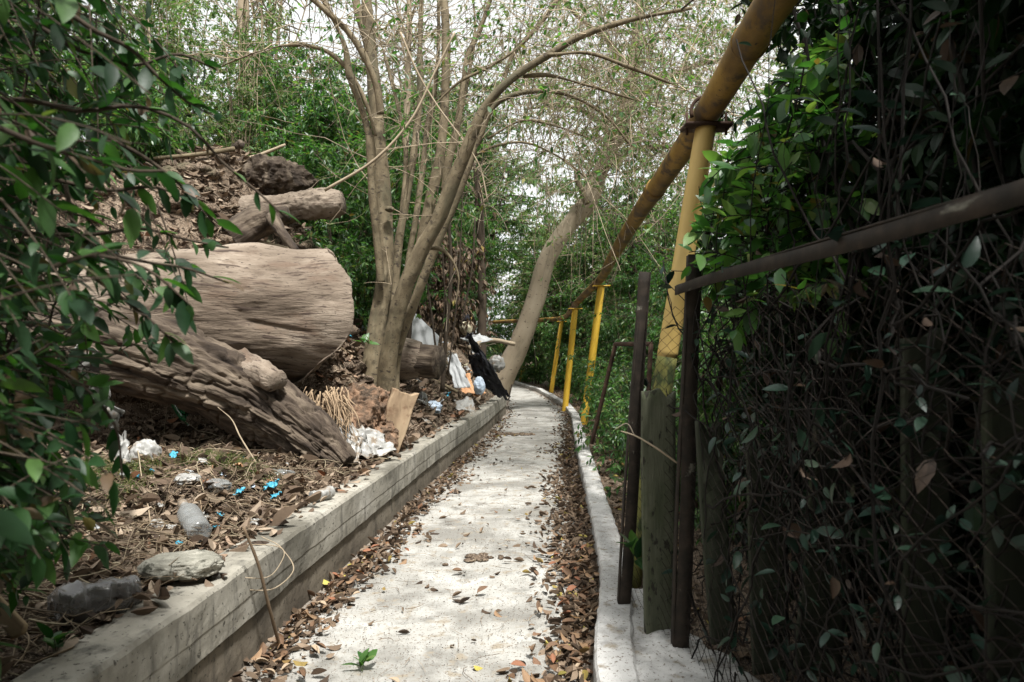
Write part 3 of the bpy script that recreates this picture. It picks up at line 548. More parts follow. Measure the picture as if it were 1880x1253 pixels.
src = src[src[:, 2] > 5.2]; tw, _ = grow_twigs(260, src, (.8, 2.6), .5, 13); tb = MB(); tubes(tb, tw, np.linspace(.016, .005, 6)[None]*np.ones((260, 1)), 4)
tw2, _ = grow_twigs(900, tw[:, 2:].reshape(-1, 3), (.4, 1.2), 0, 14); tubes(tb, tw2, np.linspace(.006, .003, 6)[None]*np.ones((900, 1)), 3)
tb.build('twigs', MT['barkpale'], lt)
lb = MB(); leafy(lb, tw2, 8, .12, LB, 15); lb.build('foliage', MT['leafpale'], lt, smooth=False)

# ------------------------------------------------------------------ tangle of dry creepers hanging across the top
n = 1300; k = 14; rng = np.random.default_rng(5)
px = rng.uniform(930, 1420, n)+rng.normal(size=n)*60; py = rng.uniform(-120, 330, n)*(1-.35*rng.uniform(0, 1, n)); dd = rng.uniform(7.5, 15, n)
p0 = np.stack([(px-CX)/F*dd, dd, CH+(HY-py)/F*dd], -1); hd = unit(rng.normal(size=(n, 3))*[1, .5, .45]); t = np.linspace(0, 1, k)[None, :, None]; l = rng.uniform(.6, 2.6, n)[:, None, None]
sag = -rng.uniform(0, .55, n)[:, None, None]*np.array([0, 0, 1.]); kink = np.cumsum(rng.normal(size=(n, k, 3))*.035, 1)
V = p0[:, None]+(hd[:, None]*t+sag*t*t)*l+kink*np.sqrt(l); mb = MB(); tubes(mb, V, (rng.uniform(.0025, .0065, n)[:, None])*np.linspace(1, .5, k)[None], 3)
mb.build('dry_creeper', MT['barkpale'], label='tangle of dry pale creepers hanging over the path', cat='creeper', kind='stuff')
lb = MB(); leafy(lb, V, 8, .085, LB, 3); lb.build('creeper_leaves', MT['leafpale'], smooth=False, label='small pale leaves scattered through the dry creepers', cat='creeper', kind='stuff')
n = 46; dd = rng.uniform(6.5, 10, n); px = rng.uniform(980, 1260, n); p0 = np.stack([(px-CX)/F*dd, dd, np.full(n, 7.)], -1); kk = 24; t = np.linspace(0, 1, kk)[None, :, None]
V = p0[:, None]+t*np.array([0, 0, -1.])*rng.uniform(2., 4.8, n)[:, None, None]+np.cumsum(rng.normal(size=(n, kk, 3))*[.05, .05, .01], 1); mb = MB(); tubes(mb, V, np.full((n, kk), .004), 3)
mb.build('hanging_vines', MT['barkpale'], label='long bare vines hanging straight down over the path', cat='vines', kind='stuff')

# ------------------------------------------------------------------ bushes and trees: prototypes, then copies
def bush(seed, H, Rr, ns, nb, nt, per, leaf, T=LB, lmat='leaf', smat='barkdark', stem_r=.02, t0=.15, droop=.4, brown=0, lean=.35, clip=None, seedf=0):
    rng = np.random.default_rng(seed); k = 8; a = rng.uniform(0, 2*np.pi, ns); t = np.linspace(0, 1, k)[None, :, None]
    out = np.stack([np.cos(a), np.sin(a), 0*a], -1)*(rng.uniform(.1, 1, ns)*Rr*lean*2)[:, None]
    base = np.stack([np.cos(a), np.sin(a), 0*a], -1)*(rng.uniform(0, .18, ns)*Rr)[:, None]; hh = rng.uniform(.65, 1, ns)*H
    S = base[:, None]+out[:, None]*t**1.5+np.array([0, 0, 1.])*hh[:, None, None]*t+np.cumsum(rng.normal(size=(ns, k, 3))*.02*H/3, 1)
    S[..., 0] = S[..., 0] if clip is None else np.maximum(S[..., 0], clip+.05)
    st = MB(); tubes(st, S, stem_r*np.linspace(1, .35, k)[None]*rng.uniform(.6, 1.2, (ns, 1)), 6)
    def sample(A, n, lo):
        i = rng.integers(0, len(A), n); tt = rng.uniform(lo, 1, n)*(A.shape[1]-1.001); j = tt.astype(int); f = (tt-j)[:, None]; return A[i, j]*(1-f)+A[i, j+1]*f
    p = sample(S, nb, t0); d = rng.normal(size=(nb, 3)); d[:, 2] = np.abs(d[:, 2])*.5+.1; d = unit(d); l = rng.uniform(.3, .95, nb)*Rr
    t5 = np.linspace(0, 1, 6)[None, :, None]; Bq = p[:, None]+(d[:, None]*t5+np.array([0, 0, -.3])*t5**2)*l[:, None, None]+rng.normal(size=(nb, 6, 3))*.02
    Bq[:, 0] = p; Bq = Bq if clip is None else Bq[(Bq[:, :, 0] > clip).all(1)]; nb = len(Bq); tubes(st, Bq, stem_r*.38*np.linspace(1, .4, 6)[None]*np.ones((nb, 1)), 4)
    p = sample(Bq, nt, .2); d = unit(rng.normal(size=(nt, 3))*[1, 1, .6]); l = rng.uniform(.15, .45, nt)*(.5+.25*Rr)
    Tq = p[:, None]+(d[:, None]*t5+np.array([0, 0, -.35])*t5**2)*l[:, None, None]; Tq = Tq if clip is None else Tq[(Tq[:, :, 0] > clip+.12*vn(Tq[:, 0]*1.6)[:, None]).all(1)]; nt = len(Tq); tubes(st, Tq, stem_r*.16*np.linspace(1, .5, 6)[None]*np.ones((nt, 1)), 3)
    lf = MB(); leafy(lf, Tq, per, leaf, T, seed+1, droop, .1)
    return st.mesh('stems', MT[smat], True), lf.mesh('foliage', MT[lmat], False)
PR = {
 'shrub': bush(1, 4.0, 1.6, 9, 170, 1700, 9, .105),
 'shrub_b': bush(2, 3.2, 1.5, 12, 170, 1700, 9, .10, droop=.8),
 'thicket': bush(3, 5.5, 1.5, 16, 150, 1500, 7, .085, t0=.12, lmat='leafpale', smat='barkpale', lean=.2),
 'tall': bush(4, 9.5, 3.0, 5, 200, 2400, 9, .14, stem_r=.07, t0=.35),
 'pale': bush(5, 7.5, 2.4, 9, 190, 1900, 8, .12, lmat='leafpale', smat='barkpale', stem_r=.035, t0=.2, lean=.3),
 'sparse': bush(6, 9.0, 2.4, 6, 170, 900, 4, .12, lmat='leafpale', smat='barkpale', stem_r=.05, t0=.3, lean=.25),
 'low': bush(7, 1.1, .7, 9, 60, 480, 8, .065, stem_r=.008, t0=.1),
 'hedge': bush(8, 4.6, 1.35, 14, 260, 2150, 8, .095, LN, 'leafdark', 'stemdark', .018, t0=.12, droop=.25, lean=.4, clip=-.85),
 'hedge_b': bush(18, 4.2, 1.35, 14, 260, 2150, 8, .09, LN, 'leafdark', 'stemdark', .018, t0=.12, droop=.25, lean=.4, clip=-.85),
 'dead': bush(9, 2.6, 1.0, 8, 90, 420, 7, .11, lmat='deadleaf', stem_r=.014, droop=1.3, t0=.3),
}
def plant(kind, x, y, label, group, name='shrub', cat='shrub', s=1.0, rz=None, z=None, sz=None):
    st, lf = PR[kind]; z = float(ground_z(np.array([x]), np.array([y]))[0])-.08 if z is None else z
    t = thing(name, label, cat, (x, y, z), group, random.uniform(0, 6.28) if rz is None else rz); t.scale = (s, s, s*(sz or 1))
    a = bpy.data.objects.new('stems', st); C.objects.link(a); a.parent = t
    b = bpy.data.objects.new('foliage', lf); C.objects.link(b); b.parent = t
    return t
G1 = 'shrubs on the bank behind the tree'
for a in [('shrub', -2.1, 10.9, 'dark leafy shrub right behind the many-stemmed tree', .85), ('shrub_b', -2.1, 13.3, 'drooping shrub growing behind the white board', .95), ('shrub', -3.6, 12.4, 'dark shrub rising behind the dirt mound', .95),
          ('shrub_b', -1.75, 17.2, 'bushy shrub overhanging the rubbish heap beside the leaning trunk', .9), ('shrub', -2.6, 15.5, 'tall dark shrub between the stems of the bank', 1.2), ('shrub_b', -4.8, 16, 'shrub half hidden behind the dirt mound', 1.3),
          ('dead', -1.55, 12.0, 'shrub hung with rust-brown dead leaves above the white board', 1.0), ('dead', -1.1, 17.6, 'shrub with brown dead leaves beside the leaning trunk', 1.0), ('low', -1.95, 8.7, 'small bright green bush at the right end of the big trunk', 1.1), ('low', -2.35, 9.3, 'low leafy bush on the slope under the small log', 1.5),
          ('shrub', -1.5, 19, 'full dark shrub just left of the leaning trunk', 1.0), ('thicket', -1.9, 21, 'slender-stemmed thicket left of the leaning trunk', 1.0), ('thicket', -3.2, 20, 'slender-stemmed thicket high on the bank', 1.2)]:
    plant(a[0], a[1], a[2], a[3], G1, s=a[4])
G2 = 'brush on top of the bank'
for i, (x, y, s, lab) in enumerate([(-5.2, 9.6, .8, 'brush clump with upright pale stems above the dirt mound'), (-6.8, 9.0, .85, 'brush clump with upright stems at the far upper left'), (-6.2, 12.5, 1.0, 'taller brush clump behind the pale slim trunk'), (-8.6, 12, 1.1, 'dense brush clump behind the near leaves'), (-4.4, 11.2, .7, 'short brush clump beside the pale slim trunk')]):
    plant('thicket', x, y, lab, G2, 'thicket', 'brush', s)
for a in [('shrub_b', -6.4, 11.4, 'leafy shrub closing the top of the bank at the left', 1.0), ('shrub', -8.8, 10.2, 'dark shrub on the bank top at the left edge', 1.1), ('shrub_b', -4.6, 13.4, 'drooping shrub on the bank top behind the root lump', 1.0), ('low', -5.2, 9.0, 'small leafy bush on the mound crest', 1.4), ('low', -4.2, 8.0, 'small leafy bush on the near side of the mound', 1.2), ('low', -5.7, 7.4, 'small leafy bush just above the left of the big trunk', 1.3), ('low', -3.3, 9.9, 'small leafy bush behind the root lump', 1.3), ('low', -6.9, 8.6, 'second small leafy bush left on the mound crest', 1.5)]:
    plant(a[0], a[1], a[2], a[3], G2, s=a[4])
G3 = 'trees closing the view'
for a in [('tall', -9, 24, 'broad dark tree behind the bank at the left', .75), ('tall', -1.8, 27, 'broad dark tree behind the many-stemmed tree', .95), ('tall', 1.5, 40, 'dark tree standing beyond the bend of the path', 1.0), ('tall', -4, 38, 'dark tree far up the bank beyond the thicket', 1.3), 
          ('tall', 6, 36, 'dark tree far behind the yellow posts', 1.1), ('pale', 4.6, 24, 'pale feathery tree behind the farthest posts', 1.0), ('pale', 3.0, 30, 'pale tree above the bend of the pipe', 1.1), ('pale', 8, 26, 'pale tree beyond the hedge right of the pipe', 1.2),
          ('sparse', -3, 24, 'tall bare-branched tree against the white sky', 1.3), ('sparse', -2.4, 31, 'bare-branched tree right of the leaning trunk top', 1.3), ('sparse', 6.5, 28, 'thin-leaved tree behind the dry creepers', 1.2), ('sparse', -6.5, 18, 'thin-leaved tree behind the pale slim trunk', 1.1), ('tall', 2.9, 28, 'dark-leaved tree rising behind the fourth yellow post', .85), ('tall', 4.6, 22.5, 'dark-leaved tree rising behind the third yellow post', .85), ('tall', -2.3, 21.5, 'dark-leaved tree between the stems and the leaning trunk', .75), ('pale', 2.3, 33, 'tall pale tree behind the top of the leaning trunk', 1.6), ('pale', -2.8, 33, 'tall pale tree between the stems and the leaning trunk', 1.5), ('tall', 3.6, 39, 'round dark tree in the gap beside the leaning trunk', .75), ('pale', 2.2, 37, 'pale bushy tree low behind the farthest post', .75), ('tall', 6.5, 30, 'dark tree closing the gap under the pipe', .8), ('pale', 12, 30, 'pale tree seen through the hedge gaps', 1.2)]:
    plant(a[0], a[1], a[2], a[3], G3, 'tree', 'tree', a[4])
G4 = 'shrubs along the right of the path'
for a in [('shrub', 2.9, 9.0, 'shrub behind the wire panel past the first post', .72), ('shrub_b', 2.6, 6.8, 'low dark shrub just behind the iron fence post', .7), ('shrub', 3.3, 11.5, 'leafy shrub right of the second yellow post', .85), ('shrub_b', 3.3, 14.5, 'drooping shrub beside the second yellow post', .95),
          ('shrub', 3.6, 18, 'leafy shrub right of the slanting third post', .95), ('shrub', 3.6, 29.5, 'large shrub filling the gap behind the fourth yellow post', 1.5), ('shrub_b', 3.6, 22, 'shrub between the third and fourth yellow posts', .95), ('shrub', 2.6, 27, 'shrub behind the fourth yellow post', 1.), ('shrub_b', 1.2, 33, 'shrub filling the outer bend of the kerb', 1.1), ('shrub', -.6, 41, 'shrub closing the path beyond the bend', 1.2), ('shrub', 5.2, 14, 'tall shrub rising behind the row of roadside shrubs', 1.25), ('shrub_b', 5.4, 19, 'wide shrub farther right of the path', 1.3), ('low', 1.9, 8.2, 'small leafy plant beside the wire panel', .9), ('low', 2.1, 12.6, 'small leafy plant at the foot of the second post', 1.0)]:
    plant(a[0], a[1], a[2], a[3], G4, s=a[4])
for i, (x, y, s, w_) in enumerate([(1.75, 5.6, 1.0, 'right behind the iron fence post'), (1.7, 6.6, 1.1, 'in front of the wire screen'), (1.75, 8.0, 1.1, 'at the far side of the wire screen'), (1.8, 9.4, 1.2, 'where the kerb bulges'), (1.95, 10.8, 1.3, 'just short of the second yellow post'), (2.3, 13.4, 1.3, 'to the right of the second yellow post'), (2.2, 15.6, 1.4, 'between the second and third posts'), (2.5, 18.6, 1.4, 'past the third post'), (2.7, 21, 1.4, 'short of the fourth post'), (2.7, 25, 1.4, 'at the foot of the fourth post'), (2.3, 29, 1.5, 'on the outside of the bend'), (.7, 35, 1.8, 'at the far end of the kerb')]):
    plant('low', x, y, 'low undergrowth beyond the kerb, '+w_, 'undergrowth beyond the kerb', s=s)
# the dark hedge on the right
G5 = 'hedge bushes behind the wire fence'
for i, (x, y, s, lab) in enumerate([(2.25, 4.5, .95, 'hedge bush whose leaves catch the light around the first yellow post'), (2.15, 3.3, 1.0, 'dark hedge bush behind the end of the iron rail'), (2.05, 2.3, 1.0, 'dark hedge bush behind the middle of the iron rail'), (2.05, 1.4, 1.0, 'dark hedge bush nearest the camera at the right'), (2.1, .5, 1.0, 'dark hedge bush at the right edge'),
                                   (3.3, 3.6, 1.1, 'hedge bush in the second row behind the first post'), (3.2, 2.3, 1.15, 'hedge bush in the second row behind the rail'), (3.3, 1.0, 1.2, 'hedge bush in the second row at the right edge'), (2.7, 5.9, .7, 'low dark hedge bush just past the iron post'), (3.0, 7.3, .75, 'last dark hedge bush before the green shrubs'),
                                   (2.2, -.8, 1.15, 'unseen hedge bush added beside the viewer for shade'), (2.2, -2.2, 1.3, 'unseen hedge bush added behind the viewer for shade')]):  # the last two bushes are out of view, added to darken the hedge
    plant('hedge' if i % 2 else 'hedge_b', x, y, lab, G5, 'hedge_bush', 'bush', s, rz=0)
plant('tall', 1.9, -3.0, 'unseen tree added behind the viewer to shade the near hedge', G3, 'tree', 'tree', .8)  # added out of frame; its crown blocks sky light from the hedge
plant('tall', -3.4, -2.6, 'unseen tree added behind the viewer to shade the near shrub', G3, 'tree', 'tree', .8)  # added out of frame; its crown darkens the left shrub
plant('tall', 3.9, 2.2, 'tall tree added so that its crown shades the hedge', G3, 'tree', 'tree', .85)  # crown added to keep sky and sun off the hedge face
plant('tall', 4.2, -1.6, 'unseen tall tree added to shade the hedge', G3, 'tree', 'tree', .8)  # another unseen crown added as a light blocker over the hedge

rng = np.random.default_rng(33)
for i in range(26):
    x_ = rng.uniform(-6, -1.9); y_ = rng.uniform(6.9, 9.6); l_ = rng.uniform(.3, 1.3); a_ = rng.uniform(0, 6.28); c_ = np.array([x_, y_, float(ground_z(np.array([x_]), np.array([y_]))[0])+.06]); d_ = unit(np.array([math.cos(a_), math.sin(a_)*.4, rng.normal()*.35])); r_ = rng.uniform(.012, .06)
    mb = MB(); tube(mb, [c_-d_*l_/2, c_+rng.normal(size=3)*.05, c_+d_*l_/2], [r_, r_*.9, r_*.6], 10, 16, lambda t: .2*r_*ridge(t/r_*.5, 3, i)); mb.build('dead_branch', MT[('bark', 'logbark', 'barkpale')[i % 3]], label='dead branch lying on the littered dirt mound', cat='branch', group='dead branches strewn over the dirt mound')
# slim pale trunks seen against the sky
for pl, r_, d_, lab in (([(452, 330), (458, 270), (464, 200), (448, 100), (447, 0), (440, -120)], .10, 13, 'slim pale trunk rising behind the dirt mound'), ([(884, 470), (880, 380), (872, 300)], .10, 17, 'dark slim trunk in the middle of the thicket'), ([(742, 520), (745, 300), (750, 100), (752, -80)], .05, 12, 'slim trunk directly behind the many stems')):
    t = thing('slim_tree', lab, 'tree', tuple(P(*pl[0], d_)))
    base = P(*pl[0], d_); base[2] = float(ground_z(base[:1], base[1:2])[0])-.2
    tube(MB(), [base]+[P(x, y, d_) for x, y in pl], [r_*1.2]+[r_]*(len(pl)-1)+[r_*.6], 12, 50, bd(.012, 6)).build('trunk', MT['barkdark' if 'dark' in lab else 'barkpale'], t)
    s_ = np.array([P(x, y, d_) for x, y in pl[len(pl)//2:]]); tw, _ = grow_twigs(40, resample(s_, 20), (.6, 2.0), .5, 31); mb = MB(); tubes(mb, tw, np.linspace(.014, .004, 6)[None]*np.ones((40, 1)), 4)
    mb.build('twigs', MT['barkpale'], t)
# upright saplings between the rubbish and the tree
for i, (pl, lab) in enumerate([([(748, 650), (752, 560), (744, 470)], 'short dark trunk beside the white board'), ([(812, 720), (820, 600), (828, 500), (822, 380)], 'sapling standing right of the split log'), ([(822, 690), (838, 560), (846, 440), (850, 330)], 'thin sapling just right of the white board'), ([(800, 640), (790, 560), (778, 470)], 'thin sapling crossing the white board'), ([(806, 660), (816, 560), (812, 450)], 'thin dark sapling nearest the white board edge'), ([(846, 600), (868, 480), (872, 400)], 'sapling above the cream foam block')]):
    r_ = .05 if i == 0 else (.035 if i == 1 else .014)
    mb = MB(); pts = [P(x, y, 10.2) for x, y in pl]; tube(mb, pts, np.linspace(r_, r_*.7, len(pts)), 8, 24, bd(.004, i)); mb.build('sapling', MT['barkdark'], label=lab, cat='sapling')

# ------------------------------------------------------------------ yellow pipe and its posts
pipe = thing('overhead_pipe', 'grimy yellow pipe carried overhead beside the path', 'pipe', (1.3, 6, 3.0))
pl = [(1.02, -2.5, 3.0), (1.08, 0, 3.0), P(1424, 0, 2.9), P(1300, 205, 4.3), P(1176, 388, 7.0), P(1122, 478, 10.5), P(1103, 512, 13.9), P(1062, 553, 17.9), P(1046, 573, 22), P(1034, 583, 25.6), P(1020, 586, 27.2), P(985, 588, 29), P(900, 592, 33)]
r0 = [.083]*len(pl)
tube(MB(), pl, r0, 28, 260).build('tube', MT['yellowgrimeshade'], pipe)
for (x, y, d) in ((1378, 75, 3.3), (1205, 345, 6.1)):
    a = P(x, y, d); b = P(x-6, y+9, d+.12); tube(MB(), [a, b], .092, 28, 4).build('joint', MT['yellowgrimeshade'], pipe)
def support(top, base, r, lab, mtl='yellow', low=None):
    t = thing('pipe_post', lab, 'post', tuple(base), 'yellow posts carrying the pipe')
    top = np.asarray(top); base = np.asarray(base); d = unit(top-base)
    if low:
        mid = base+(top-base)*low; tube(MB(), [base-[0, 0, .1], mid], r, 22, 30).build('lower_tube', MT['mossy'], t, label='mossy green lower length'); tube(MB(), [mid, top-d*.02], r, 22, 40).build('tube', MT[mtl], t)
    else: tube(MB(), [base-[0, 0, .1], top-d*.02], r, 18, 40).build('tube', MT[mtl], t)
    s = r/.065; mb = MB(); a = top+np.array([-.15*s, 0, -.02]); b = top+np.array([.15*s, 0, -.02]); board(mb, a, b, np.array([0, 1., 0]), .16*s, .02, n=4, m=3); pl_ = mb.build('bracket', MT['rust' if low else 'yellow'], t)
    for sx in (-.125, .125):
        mb = MB(); tube(mb, [top+np.array([sx*s, 0, -.07]), top+np.array([sx*s, 0, .07])], .009, 8, 3); mb.build('bolt', MT['rust'], pl_)
    th = np.linspace(-.35, np.pi+.35, 16); mb = MB(); tube(mb, [top+np.array([math.cos(a_)*.098, 0, .075+math.sin(a_)*.098]) for a_ in th], .012, 6); mb.build('clamp', MT['rust'], pl_)
    return t
support(P(1297, 228, 4.3), P(1152, 1085, 4.3), .064, 'nearest pipe post, pale yellow above and mossy green below', 'yellowpale', low=.50)
support(P(1104, 524, 13.9), P(1070, 785, 13.9), .075, 'bright yellow post on the kerb with a flat bracket on top')
support(P(1056, 566, 17.9), P(1036, 757, 17.9), .08, 'shaded yellow post between two brighter ones')
support(P(1031, 590, 25.6), P(1011, 722, 25.6), .08, 'yellow post where the pipe turns left')
support(P(974, 595, 33), P(955, 702, 35), .085, 'far yellow post half hidden by the leaning trunk')

# ------------------------------------------------------------------ wire fence on the right
fence = thing('wire_fence', 'rusty chain-link fence with an iron top rail overgrown by the hedge', 'fence', (.8, 3.2, 0))
A1, A0 = P(1186, 500, 3.73), P(1146, 1122, 3.73); B1, B0 = P(1278, 468, 3.2), P(1250, 1205, 3.2)
def iron(a, b, wx, wy, name, par, seed=0):
    mb = MB(); board(mb, a, b, np.array([1., 0, 0]), wx, .008, seed=seed, n=30, m=3); n_ = unit(np.cross(unit(np.asarray(b)-a), [1, 0, 0])); o = np.array([-wx/2, 0, 0])
    board(mb, a+o+n_*wy/2, b+o+n_*wy/2, n_, wy, .008, seed=seed, n=30, m=3); return mb.build(name, MT['ironrail'], par)
iron(A0, A1, .062, .05, 'post', fence); iron(B0, B1, .068, .05, 'post', fence)
R0 = P(1240, 534, 3.25); R1 = np.array([.99, -.6, 1.768])
mb = MB(); board(mb, R0, R1, np.array([0, 0, 1.]), .044, .007, n=60, m=3); board(mb, R0+[.024, 0, .024], R1+[.024, 0, .024], np.array([1., 0, 0]), .04, .006, n=60, m=3); mb.build('top_rail', MT['ironrail'], fence)
def chain(mb, a, b, z0, z1, cell=.055, r=.0013, lean=0., seed=0):
    a = np.asarray(a); b = np.asarray(b); L_ = np.linalg.norm(b-a); n = int(L_/cell); nz = int((z1-z0)/cell); T = (b-a)/L_; N_ = np.cross(T, [0, 0, 1.])
    i = np.arange(n)[:, None]; j = np.arange(nz*2+1)[None]; s = (i+.5+np.where((j+i) % 2 == 0, -.52, .52))*cell; z = z0+j*cell/2+0*s
    p = a+T*s[..., None]+np.array([0, 0, 1.])*z[..., None]+N_*((np.where(j % 2 == 0, 1, -1)*.0025+0*s)[..., None])
    p = p+.018*np.stack([fbm(p.reshape(-1, 3)*1.7, 2, seed).reshape(s.shape)]*3, -1)*[1, .5, .3]; p[..., 0] += lean*(z-z0)
    tubes(mb, p, np.full(s.shape, r), 4); return mb
mb = MB(); chain(mb, [A0[0]+.02, 3.73, 0], [B0[0]-.02, 3.2, 0], .14, 1.75, lean=.06); chain(mb, [B0[0]+.02, 3.2, 0], [.96, .5, 0], .12, 1.76, lean=.03, seed=2)
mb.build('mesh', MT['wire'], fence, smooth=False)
# far panel
fp = thing('wire_screen', 'dark framed wire panel standing behind the iron fence post', 'fence panel', tuple(P(1100, 800, 6.5)))
c4 = [P(1086, 815, 6.5), P(1130, 632, 6.3), P(1195, 632, 5.6), P(1185, 830, 5.6)]
for a, b in ((0, 1), (1, 2), (2, 3)): tube(MB(), [c4[a], c4[b]], .02, 8, 12).build('frame_bar', MT['rust'], fp)
mb = MB(); chain(mb, [c4[0][0], 6.45, 0], [c4[3][0], 5.6, 0], .62, 1.55, lean=.24); mb.build('mesh', MT['wire'], fp, smooth=False)
# boards
bs = [((1212, 1172, 3.42), (1210, 712, 3.42), .175, .03, .06, 'broad grey-green broken-topped board before the first post'),
      ((1330, 1180, 3.0), (1300, 770, 3.1), .12, .025, .1, 'narrow pale board behind the wire just right of the first post'),
      ((1420, 1235, 2.8), (1400, 800, 2.9), .17, .02, .12, 'wide faded board leaning behind the wire mesh'),
      ((1500, 1240, 2.6), (1535, 760, 2.7), .2, .02, .1, 'slanting board deep behind the wire mesh'),
      ((1700, 1300, 2.0), (1700, 600, 2.1), .17, .02, .05, 'tall dark board behind the mesh'),
      ((1860, 1300, 1.75), (1850, 682, 1.75), .16, .02, .03, 'square-topped board at the right edge')]
for i, (a, b, wd, th_, jg, lab) in enumerate(bs):
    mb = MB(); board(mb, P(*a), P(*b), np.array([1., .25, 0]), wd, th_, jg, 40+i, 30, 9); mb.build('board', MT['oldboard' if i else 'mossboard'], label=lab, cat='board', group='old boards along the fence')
# creeper stems tangled in the mesh
rng = np.random.default_rng(50); n = 520; k = 12
y0 = rng.uniform(.9, 3.3, n); p0 = np.stack([.84+.07*(3.2-y0)+rng.uniform(-.02, .45, n), y0, rng.uniform(-.02, 1.7, n)], -1); d = unit(rng.normal(size=(n, 3))*[.3, .7, 1.0]); t = np.linspace(0, 1, k)[None, :, None]
V = p0[:, None]+d[:, None]*t*rng.uniform(.3, 1.4, n)[:, None, None]+np.cumsum(rng.normal(size=(n, k, 3))*[.012, .022, .022], 1)
V[..., 0] = np.maximum(V[..., 0], .80+.07*(3.2-V[..., 1])); mb = MB(); tubes(mb, V, rng.uniform(.0015, .006, (n, 1))*np.linspace(1, .6, k)[None], 4)
cr = thing('fence_creeper', 'dark creeper with scattered large leaves climbing through the wire fence', 'creeper', (.95, 2.2, 0))
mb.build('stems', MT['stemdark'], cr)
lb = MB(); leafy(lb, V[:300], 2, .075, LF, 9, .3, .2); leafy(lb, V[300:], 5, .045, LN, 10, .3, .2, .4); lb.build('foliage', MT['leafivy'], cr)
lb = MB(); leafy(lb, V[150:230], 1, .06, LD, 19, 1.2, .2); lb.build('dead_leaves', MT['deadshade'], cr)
# bare white twig sticking out over the kerb
mb = MB(); tube(mb, [P(1243, 850, 3.1), P(1200, 820, 3.1), P(1165, 800, 3.15), P(1140, 792, 3.2)], [.005, .005, .004, .003], 6, 16); tube(mb, [P(1165, 800, 3.15), P(1150, 778, 3.2), P(1128, 790, 3.2)], [.003, .003, .002], 5, 10)
mb.build('pale_twig', MT['barkpale'], label='bare whitish twig poking out over the kerb', cat='twig')
# leafy spray lit around the first post
rng = np.random.default_rng(60); n = 420; px = rng.uniform(1330, 1600, n); py = rng.uniform(-30, 520, n); dd = rng.uniform(2.6, 3.6, n)
p0 = np.stack([(px-CX)/F*dd, dd, CH+(HY-py)/F*dd], -1); d = unit(np.array([-.9, -.1, .25])+rng.normal(size=(n, 3))*.4); t = np.linspace(0, 1, 6)[None, :, None]
V = p0[:, None]+(d[:, None]*t+np.array([0, 0, -.25])*t*t)*rng.uniform(.12, .4, n)[:, None, None]
sp = thing('laurel_bush', 'bright green laurel sprays reaching out around the first yellow post', 'bush', (1.6, 3.2, 0))
qx, qy = CX+F*V[..., 0]/V[..., 1], HY-F*(V[..., 2]-CH)/V[..., 1]; V = V[(qx > np.interp(qy, [0, 100, 215, 300, 470, 600], [1520, 1460, 1375, 1300, 1262, 1280])).all(1)]; p0 = V[:, 0]; n = len(V)
st = MB(); S = np.stack([resample(np.array([[1.7, 3.4, .0], [1.55+.1*rng.normal(), 3.2, 1.5], p0[j]]), 9) for j in range(0, 60, 2)]); tubes(st, S, np.linspace(.012, .004, 9)[None]*np.ones((len(S), 1)), 5); tubes(st, V, np.full((n, 6), .0022), 4)
st.build('stems', MT['stemdark'], sp); lb = MB(); leafy(lb, V, 9, .088, LN, 61, .15, .0); lb.build('foliage', MT['leaf'], sp)

# ------------------------------------------------------------------ near shrub at the left edge
ENV = np.array([[-200, 340], [0, 350], [60, 330], [120, 420], [200, 470], [250, 420], [300, 330], [380, 340], [450, 385], [520, 430], [600, 380], [680, 290], [780, 265], [900, 260], [1020, 260], [1080, 150], [1120, 60], [1300, 20]])
ns = thing('foreground_shrub', 'blurred dark green shrub reaching in from the left edge', 'shrub', (-1.75, 1.6, .5))
rng = np.random.default_rng(70); n = 3300; k = 8
sx = rng.uniform(-2.1, -.9, n); sy = rng.uniform(1.05, 2.3, n); sz_ = np.where(rng.uniform(0, 1, n) < .64, rng.uniform(.45, 1.5, n), rng.uniform(1.2, 2.9, n))
d = unit(np.array([.9, -.05, -.1])+rng.normal(size=(n, 3))*[.35, .4, .45]); t = np.linspace(0, 1, k)[None, :, None]
V = np.stack([sx, sy, sz_], -1)[:, None]+(d[:, None]*t+np.array([.0, 0, -.25])*t*t)*rng.uniform(.25, .85, n)[:, None, None]
def pix(p): return CX+F*p[..., 0]/p[..., 1], HY-F*(p[..., 2]-CH)/p[..., 1]
a, b = pix(V); env = np.interp(b, ENV[:, 0], ENV[:, 1]); keep = (a < env-25-rng.exponential(55, (n, 1))).all(1) & (V[..., 1] > .85).all(1); V = V[keep]
# the traced arching stems
TR = [([(-60, 190), (60, 185), (140, 205), (250, 195), (350, 235), (410, 300), (470, 350), (525, 400)], 1.35), ([(120, 20), (180, 60), (232, 85), (300, 150), (355, 195), (400, 215)], 1.3), ([(-60, 210), (100, 275), (180, 297), (245, 314), (300, 314)], 1.05), ([(120, 340), (150, 440), (260, 480), (330, 490), (420, 520)], 1.45),
      ([(40, 430), (180, 430), (260, 420), (340, 440), (420, 455)], 1.6), ([(-50, 480), (60, 500), (160, 470), (260, 490), (350, 560)], 1.2), ([(60, 40), (140, 90), (250, 120), (330, 100), (400, 130)], 1.5), ([(-60, 640), (40, 650), (140, 700), (210, 780), (225, 880)], 1.5), ([(100, 330), (200, 350), (290, 345), (350, 370), (400, 410)], 1.5), ([(160, 500), (240, 560), (300, 610), (345, 660)], 1.35), ([(190, 250), (250, 280), (320, 330), (400, 420)], 1.5)]
TV = np.stack([resample(np.array([P(x, y, d_+.12+.0004*x) for x, y in pl]), 16) for pl, d_ in TR])
TV = TV
st = MB(); tubes(st, TV, np.linspace(.006, .0025, 16)[None]*np.ones((len(TV), 1)), 6); tubes(st, V, np.linspace(.003, .0012, k)[None]*np.ones((len(V), 1)), 4)
